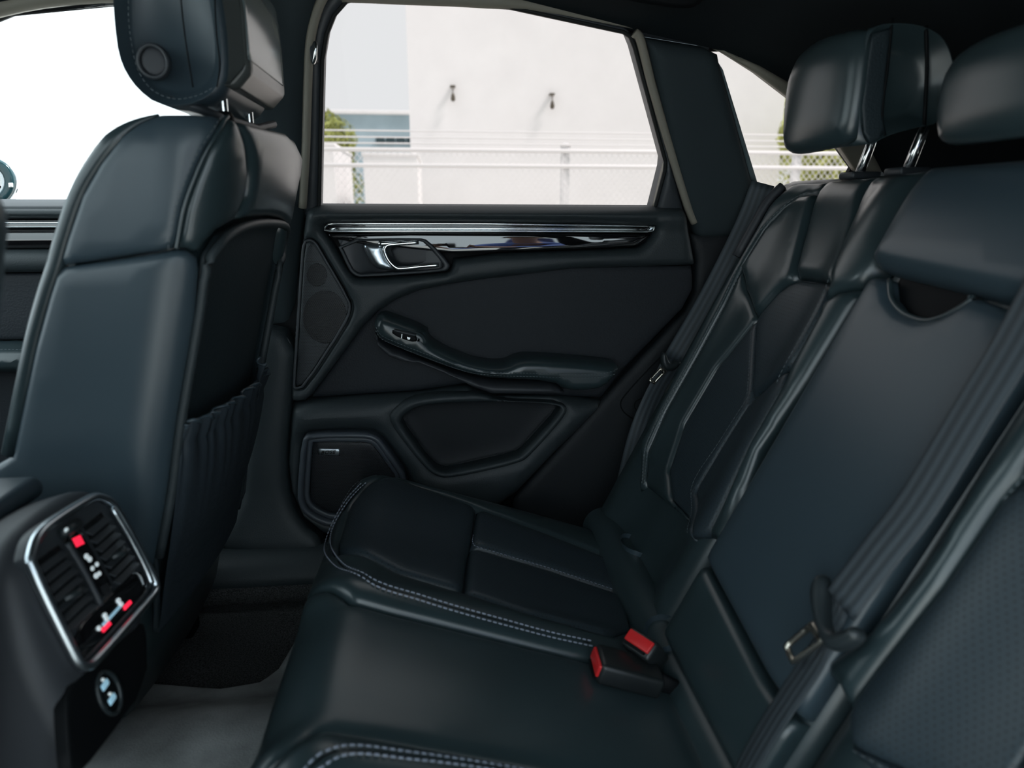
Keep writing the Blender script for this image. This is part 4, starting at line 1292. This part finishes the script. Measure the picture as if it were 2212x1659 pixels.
def vent(quad, nslat):
    q = [np.array(p) for p in pix(VS, quad, gV)]        # TL TR BR BL
    vt = pillow('air_vent', VS, [tuple(p) for p in q], M['black'], co, h=.0005, r=.002, base=.0045, skirt=.004, step=.02, grid=.03)
    for k in range(nslat):
        w = (k + .6) / nslat
        a, b = q[0] + (q[3] - q[0]) * w, q[1] + (q[2] - q[1]) * w
        p0, p1_ = VS(*a) + A(.006, 0, 0), VS(*b) + A(.006, 0, 0)
        up_ = A(.35, 0, .9) * .0032
        out_ = A(.005, 0, -.0025)
        rings = [[p + up_ * .3 - out_ * .6, p + up_ * .3 + out_, p - up_ * .3 + out_, p - up_ * .3 - out_ * .6] for p in (p0, p1_)]
        loft('vent_slat', rings, M['bezel'], vt, smooth=False)
    c = (q[0] + q[1] + q[2] + q[3]) / 4 + (q[3] - q[0]) * .08
    d = (q[1] - q[0]) * .32
    tube('vent_knob', [VS(*(c - d)) + A(.010, 0, 0), VS(*c) + A(.016, 0, 0), VS(*(c + d)) + A(.010, 0, 0)], [.003, .0045, .003], M['tongue'], vt, n=8)
vent([(60, 1221), (117, 1180), (191, 1312), (132, 1368)], 7)
vent([(170, 1141), (211, 1109), (284, 1222), (240, 1266)], 7)
for ln, m_ in (([(121, 1174), (150, 1220), (180, 1275), (196, 1308)], 'bezel'), ([(222, 1098), (262, 1165), (296, 1230), (309, 1262)], 'satin')):
    tube('vent_rib', [VS(*p) + A(.010, 0, 0) for p in spline(pix(VS, ln, gV), 5)], .0032, M[m_], co, n=8)
dsp = pillow('climate_display', VS, pix(VS, [(126, 1168), (160, 1143), (236, 1275), (203, 1307)], gV), M['gloss'], co, h=.002, r=.003, base=.005, skirt=.006)
def icon(poly, m_, par, base=.0075, nm='icon'):
    return pillow(nm, VS, pix(VS, poly, gV), M[m_], par, h=.0004, r=.001, base=base, skirt=.001, step=.004, grid=.006, rounded=False)
def blob(x, y, r_): return [(x + r_ * math.cos(a), y + r_ * 1.3 * math.sin(a)) for a in np.linspace(0, 2 * math.pi, 8, endpoint=False)]
for k in range(3):                                      # three red heat bars
    dx_, dy_ = k * 3.2, k * 6.3
    icon([(141 + dx_, 1168 + dy_), (158 + dx_, 1160 + dy_), (161 + dx_, 1165.5 + dy_), (144 + dx_, 1173.5 + dy_)], 'icon_red', dsp)
for x, y, r_ in ((172, 1206, 5), (179, 1212, 5), (185, 1232, 4), (195, 1223, 4), (193, 1248, 5), (200, 1243, 4)):
    icon(blob(x, y, r_), 'icon', dsp)
for k in range(4):
    icon([(203 + k * 2.2, 1273 + k * 4.6), (218 + k * 2.2, 1264 + k * 4.6), (219 + k * 2.2, 1266.5 + k * 4.6), (204 + k * 2.2, 1275.5 + k * 4.6)], 'bezel', dsp)
tube('roller_switch', [VS(*p) + A(.008, 0, 0) for p in pix(VS, [(115, 1153), (132, 1143), (150, 1131)], gV)], [.005, .006, .005], M['tongue'], co, n=10)
icon(blob(118, 1152, 4), 'icon', co, .0125)
gp = pillow('touch_panel', VS, pix(VS, [(138, 1378), (240, 1276), (290, 1228), (312, 1262), (314, 1276), (176, 1428), (162, 1428)], gV), M['gloss'], co, h=.0015, r=.003, base=.0045, skirt=.006, round_=1)
icon([(207, 1352), (252, 1304), (255, 1309), (211, 1357)], 'icon_line', gp, .0068, 'slider_line')
for q in ([(205, 1363), (222, 1346), (227, 1352), (210, 1370)], [(254, 1314), (268, 1300), (272, 1306), (257, 1322)]):
    icon(q, 'icon_red', gp, .0072, 'red_marker')
for x, y in ((213, 1333), (217, 1341), (243, 1301), (248, 1309), (200, 1361)):
    icon(blob(x, y, 4.5), 'icon', gp, .0072)
# lower black panel with twin sockets
lpn = pillow('lower_panel', VS, pix(VS, [(135, 1490), (170, 1462), (300, 1345), (312, 1352), (316, 1478), (205, 1630), (150, 1690), (140, 1600)], gV), M['gloss'] if 0 else M['black'], co, h=.002, r=.004, base=.001, skirt=.01, round_=1)
uc = np.array(inv(VS, 227, 1497, gV))
rg = [tuple(uc + np.array((.0165 * math.cos(a), .0215 * math.sin(a)))) for a in np.linspace(0, 2 * math.pi, 24, endpoint=False)]
tube('socket_ring', [VS(*p) + A(.004, 0, 0) for p in rg], .0022, M['tongue'], lpn, closed=True, n=8)
for k in (-.0085, .0085):
    pillow('usb_socket', VS, [(uc[0] - .006, uc[1] + k - .003), (uc[0] + .006, uc[1] + k - .003), (uc[0] + .006, uc[1] + k + .003), (uc[0] - .006, uc[1] + k + .003)], M['icon_line'], lpn, h=.001, r=.001, base=.004, skirt=.003, step=.004, grid=.005)
    icon(blob(*proj(VS(uc[0], uc[1] + k + .006)), 3), 'icon', lpn, .0045)
box('armrest_lid', (-.72, -.020, .898), (.54, .18, .026), M['leather_lit'], co, .012)

# ================================================================== outside
def OX(px, py, y): return on_y(px, py, y)
M['concrete'] = mat('pale_concrete', (.58, .565, .53), .9, 0, .2, ('noise', 20, .2, .01), (1.5, .85, 1.12))
M['white_wall'] = mat('white_render', (.92, .92, .92), .85, 0, .2, ('noise', 8, .1, .01), (2, .97, 1.02))
M['galv'] = mat('galvanised_steel', (.90, .90, .90), .7, 0, .2)
M['slate'] = mat('slate_blue_cladding', (.40, .52, .58), .7, 0, .3, None, (1.2, .9, 1.1))
M['dark_glass'] = mat('dark_window', (.02, .05, .06), .2, 0, .5)
M['bark'] = mat('bark', (.14, .10, .06), .9)
M['leaf'] = mat('leaf_green', (.62, .66, .22), .7, 0, .2, None, (5, .35, 1.3))
M['lamp'] = mat('lamp_metal', (.10, .085, .06), .5)
gd = box('ground', (0, 8, -.05), (90, 90, .1), M['concrete'])
tag(gd, 'pale sunlit concrete yard outside the car', 'ground', kind='structure')
wb = empty('white_building', (3, 14, 0), 'tall plain white rendered building filling the door window', 'building')
xl, xr = OX(891, 440, 12)[0], OX(1688, 300, 12)[0]
box('wall', ((xl + xr) / 2, 15, 4.5), (xr - xl, 6, 9), M['white_wall'], wb)
box('parapet', ((xl + xr) / 2, 15, 9.1), (xr - xl + .3, 6.3, .25), M['white_wall'], wb, .03)
box('base_course', ((xl + xr) / 2, 11.97, .25), (xr - xl, .08, .5), M['white_wall'], wb, .01)
for px, py, lb in ((978, 186, 'small dark wall lamp high on the white building, nearer the front seat'), (1193, 203, 'small dark wall lamp high on the white building, nearer the rear pillar')):
    p = OX(px, py, 11.9)
    t = empty('wall_lamp', tuple(p), lb, 'lamp', 'lamps on the white building')
    box('lamp_bracket', p + A(0, .05, .0), (.09, .14, .025), M['lamp'], t, .004)
    tube('lamp_stem', [p + A(0, -.02, 0), p + A(0, -.02, -.12)], .008, M['lamp'], t, n=8)
    tube('lamp_bulb', [p + A(.0, -.02, z) for z in (-.11, -.13, -.17, -.21, -.24, -.25)], [.012, .025, .036, .04, .028, .006], M['lamp'], t, n=12)
bb = empty('slate_building', (-6, 30, 0), 'slate blue flat roofed building with a dark window band beyond the fence', 'building')
xl, xr = OX(560, 300, 27)[0], OX(960, 300, 27)[0]
zt = OX(800, 247, 27)[2]
box('wall', ((xl + xr) / 2, 30, zt / 2), (xr - xl, 6, zt), M['slate'], bb)
for k in range(4):
    a, b = OX(812 + k * 22, 298, 26.95), OX(831 + k * 22, 310, 26.95)
    box('window', (a + b) / 2, (b[0] - a[0], .1, a[2] - b[2]), M['dark_glass'], bb)
box('roof_edge', ((xl + xr) / 2, 30, zt + .06), (xr - xl + .3, 6.3, .14), M['white_wall'], bb, .02)
for a, b, y, lb in (((560, 313), (728, 470), 9.4, 'white site container behind the fence at the left of the window'), ((783, 336), (905, 470), 9.0, 'low white container behind the fence beside the building')):
    p, q = OX(a[0], a[1], y), OX(b[0], b[1], y)
    t = empty('site_container', ((p[0] + q[0]) / 2, y + 1, 0), lb, 'container', 'containers behind the fence')
    w, hh = q[0] - p[0], p[2]
    box('container_body', ((p[0] + q[0]) / 2, y + 1.05, hh / 2), (w, 2.0, hh), M['white_wall'], t)
    box('top_rail', ((p[0] + q[0]) / 2, y + 1.05, hh + .02), (w + .04, 2.04, .05), M['white_wall'], t, .01)
def tree(c, rad, label, trunk=2.2, n=5200, flat=1.0):
    t = empty('tree', (c[0], c[1], 0), label, 'tree', 'trees beyond the fence')
    tube('trunk', [A(c[0], c[1], 0), A(c[0] + .05, c[1], c[2] * .5), A(c[0], c[1], c[2])], [.14, .11, .05], M['bark'], t)
    blobs = [(rng.normal(0, .42, 3) * rad, rad * rng.uniform(.4, .62)) for _ in range(9)]
    V, Fc = [], []
    for i in range(n):
        o, r_ = blobs[i % 9]
        d = rng.normal(size=3)
        d /= np.linalg.norm(d)
        p = np.array(c) + o * A(1, 1, flat) + d * r_ * rng.uniform(.75, 1.0)
        u = np.cross(d, rng.normal(size=3))
        u /= np.linalg.norm(u)
        w = np.cross(d, u) + d * rng.uniform(-.6, .6)
        s = rng.uniform(.035, .075)
        k = len(V)
        V += [p - u * s, p - w * s * .5, p + u * s, p + w * s * .5]
        Fc.append((k, k + 1, k + 2, k + 3))
    f = mesh('foliage', V, Fc, M['leaf'], t, False)
    f['kind'] = 'stuff'
tree(OX(722, 305, 16), 1.05, 'yellow green leafy tree in front of the slate building')
tree(OX(1718, 300, 20), 1.6, 'green tree showing as a strip in the quarter window beside the white building', n=7000)
tree(OX(1815, 368, 11.0), .85, 'low green tree behind the headrest seen in the quarter window', n=7000, flat=.8)
tree(OX(1985, 320, 20), 1.5, 'green tree mostly hidden behind the rear headrest')
fe = empty('chain_link_fence', (1, 6.3, 0), 'pale galvanised chain link fence with top rails and strand wires', 'fence')
FY = 6.3
zr1, zr2 = OX(800, 323, FY)[2], OX(800, 357, FY)[2]
x0, x1 = -5.0, 7.5
for z in (zr1, zr2, .45):
    tube('rail', [A(x0, FY, z), A(x1, FY, z)], .021, M['galv'], fe, n=8)
for py in (282, 296, 309):
    tube('strand_wire', [A(x0, FY, OX(800, py, FY)[2]), A(x1, FY, OX(800, py, FY)[2])], .007, M['galv'], fe, n=6)
xp = OX(1732, 300, FY)[0]
for k in range(-4, 2):
    x = xp + k * 2.42
    if x0 <= x <= x1:
        ps = tube('post', [A(x, FY + .06, 0), A(x, FY + .06, 1.80)], .048, M['galv'], fe, n=12)
        tube('post_cap', [A(x, FY + .06, 1.79), A(x, FY + .06, 1.81), A(x, FY + .06, 1.83)], [.055, .055, .01], M['galv'], ps, n=12)
V, Fc = [], []
pitch, hf = .064, zr1
nn_ = int((x1 - x0) / pitch)
for s in (1, -1):
    for k in range(-int(hf / pitch), nn_ + int(hf / pitch)):
        xa = x0 + k * pitch
        za, zb_ = .05, hf
        xb_ = xa + s * (zb_ - za) * .85
        if min(xa, xb_) < x0 or max(xa, xb_) > x1: continue
        i = len(V)
        w = .0028
        for x, z in ((xa, za), (xb_, zb_)):
            V += [(x - w, FY + s * .003 - w, z), (x + w, FY + s * .003 - w, z), (x + w, FY + s * .003 + w, z), (x - w, FY + s * .003 + w, z)]
        for j in range(4):
            a, b = i + j, i + (j + 1) % 4
            Fc.append((a, b, b + 4, a + 4))
mm = mesh('wire_mesh', V, Fc, M['galv'], fe, False)
mm['kind'] = 'stuff'

# ================================================================== the photographer, seen only mirrored in the gloss trim
def skin(name, joints, edges, m_, parent, root=0, sub=2):
    me = bpy.data.meshes.new(name)
    me.from_pydata([j[:3] for j in joints], edges, [])
    o = bpy.data.objects.new(name, me)
    COL.objects.link(o)
    md = o.modifiers.new('skin', 'SKIN')
    md.use_smooth_shade = True
    o.modifiers.new('sub', 'SUBSURF').levels = sub
    for i, j in enumerate(joints):
        r = j[3]
        me.skin_vertices[0].data[i].radius = r if hasattr(r, '__len__') else (r, r)
        me.skin_vertices[0].data[i].use_root = i == root
    dg = bpy.context.evaluated_depsgraph_get()
    dg.update()
    me2 = bpy.data.meshes.new_from_object(o.evaluated_get(dg))
    bpy.data.objects.remove(o)
    me2.name = name
    me2.materials.clear()
    me2.materials.append(m_)
    me2.polygons.foreach_set('use_smooth', [True] * len(me2.polygons))
    b = bpy.data.objects.new(name, me2)
    place(b, parent)
    return b
M['shirt'] = mat('blue_shirt', (.20, .28, .62), .8, 0, .2, ('noise', 14, .8, .03), (6, .7, 1.2))
M['trousers'] = mat('dark_trousers', (.03, .035, .05), .85)
M['skin'] = mat('skin', (.36, .19, .13), .55)
M['hair'] = mat('brown_hair', (.035, .018, .010), .6)
M['shoe'] = mat('shoe', (.03, .03, .03), .6)
pe = empty('person', (.55, -1.75, 0), 'person in a blue shirt leaning in with a camera, mirrored in the gloss door trim', 'person')
J = [(.55, -1.82, .93, .13), (.52, -1.66, 1.03, .13), (.48, -1.48, 1.13, .15), (.44, -1.34, 1.21, .13), (.42, -1.27, 1.27, .06), (.41, -1.23, 1.30, .06),
     (.40, -1.20, 1.34, .085), (.40, -1.19, 1.40, .095), (.40, -1.20, 1.45, .07),
     (.63, -1.34, 1.19, .065), (.50, -1.10, 1.03, .05), (.30, -.94, 1.07, .042), (.135, -.835, 1.13, .030),
     (.25, -1.34, 1.19, .065), (.06, -1.16, 1.03, .05), (-.02, -.97, 1.07, .042), (-.055, -.835, 1.13, .030),
     (.65, -1.82, .86, .09), (.69, -1.70, .48, .062), (.69, -1.80, .10, .045), (.69, -1.64, .05, .04),
     (.45, -1.82, .86, .09), (.41, -1.70, .48, .062), (.41, -1.80, .10, .045), (.41, -1.64, .05, .04)]
Ed = [(0, 1), (1, 2), (2, 3), (3, 4), (4, 5), (5, 6), (6, 7), (7, 8), (3, 9), (9, 10), (10, 11), (11, 12), (3, 13), (13, 14), (14, 15), (15, 16),
      (0, 17), (17, 18), (18, 19), (19, 20), (0, 21), (21, 22), (22, 23), (23, 24)]
body = skin('body', J, Ed, M['skin'], pe)
g_ = 1.14
S_i = [0, 1, 2, 3, 4, 9, 10, 11, 13, 14, 15]
mp_ = {k: i for i, k in enumerate(S_i)}
Js = [tuple(J[k][:3]) + (J[k][3] * g_ + .006 if k != 4 else .062,) for k in S_i]
skin('shirt', Js, [(mp_[a], mp_[b]) for a, b in Ed if a in mp_ and b in mp_], M['shirt'], pe, 2)
T_i = [0, 17, 18, 19, 21, 22, 23]
mp_ = {k: i for i, k in enumerate(T_i)}
skin('trousers', [tuple(J[k][:3]) + (J[k][3] * 1.12 + .012,) for k in T_i], [(mp_[a], mp_[b]) for a, b in Ed if a in mp_ and b in mp_], M['trousers'], pe)
for x in (.69, .41):
    rings = []
    for y, w, h0 in ((-1.87, .030, .06), (-1.84, .042, .09), (-1.75, .045, .10), (-1.65, .050, .07), (-1.59, .042, .05), (-1.56, .02, .03)):
        rings.append([A(x + w * math.cos(a), y, .004 + h0 / 2 + h0 / 2 * math.sin(a)) for a in np.linspace(0, 2 * math.pi, 12, endpoint=False)])
    loft('shoe', rings, M['shoe'], pe)
# hair cap, ears, nose
hv, hf_ = [], []
for i, la in enumerate(np.linspace(.05, math.pi / 2, 7)):
    for lo in np.linspace(0, 2 * math.pi, 16, endpoint=False):
        dn = .05 * max(0, -math.sin(lo)) * math.cos(la)
        hv.append(A(.40 + .100 * math.cos(la) * math.cos(lo), -1.205 + .108 * math.cos(la) * math.sin(lo), 1.415 - dn + .118 * math.sin(la)))
for i in range(6):
    for j in range(16):
        hf_.append((i * 16 + j, i * 16 + (j + 1) % 16, (i + 1) * 16 + (j + 1) % 16, (i + 1) * 16 + j))
mesh('hair', hv, hf_, M['hair'], pe)
for sx in (-1, 1):
    tube('ear', [A(.40 + sx * .088, -1.205, 1.355), A(.40 + sx * .100, -1.215, 1.38), A(.40 + sx * .094, -1.21, 1.405)], [.008, .012, .008], M['skin'], pe, n=8)
    # hand: palm and five curled fingers round the camera body
    px_ = .04 + sx * .078
    tube('hand', [A(.04 + sx * .095, -.84, 1.13), A(px_, -.80, 1.155), A(px_, -.785, 1.185)], [.028, .034, .030], M['skin'], pe, n=10, flat=.6)
    for k in range(4):
        z = 1.155 + k * .017
        tube('finger', [A(px_, -.785, z), A(px_ - sx * .004, -.755, z + .003), A(px_ - sx * .022, -.742, z + .002), A(px_ - sx * .036, -.745, z)], [.009, .0085, .008, .006], M['skin'], pe, n=8)
    tube('thumb', [A(px_, -.80, 1.165), A(px_ - sx * .015, -.838, 1.19), A(px_ - sx * .028, -.842, 1.205)], [.011, .010, .008], M['skin'], pe, n=8)
tube('nose', [A(.40, -1.112, 1.39), A(.40, -1.096, 1.365), A(.40, -1.108, 1.355)], [.008, .013, .008], M['skin'], pe, n=8)
ca = empty('camera_body', (.04, -.79, 1.19), 'black camera held up by the person', 'camera')
box('housing', (.04, -.79, 1.195), (.115, .045, .080), M['bezel'], ca, .008)
box('viewfinder', (.04, -.795, 1.243), (.045, .04, .022), M['bezel'], ca, .006)
tube('lens', [A(.04, -.77, 1.195), A(.04, -.745, 1.195), A(.04, -.735, 1.195)], [.030, .030, .027], M['black'], ca, n=20)

for o in ROOTS:
    if '_loc' in o: del o['_loc']
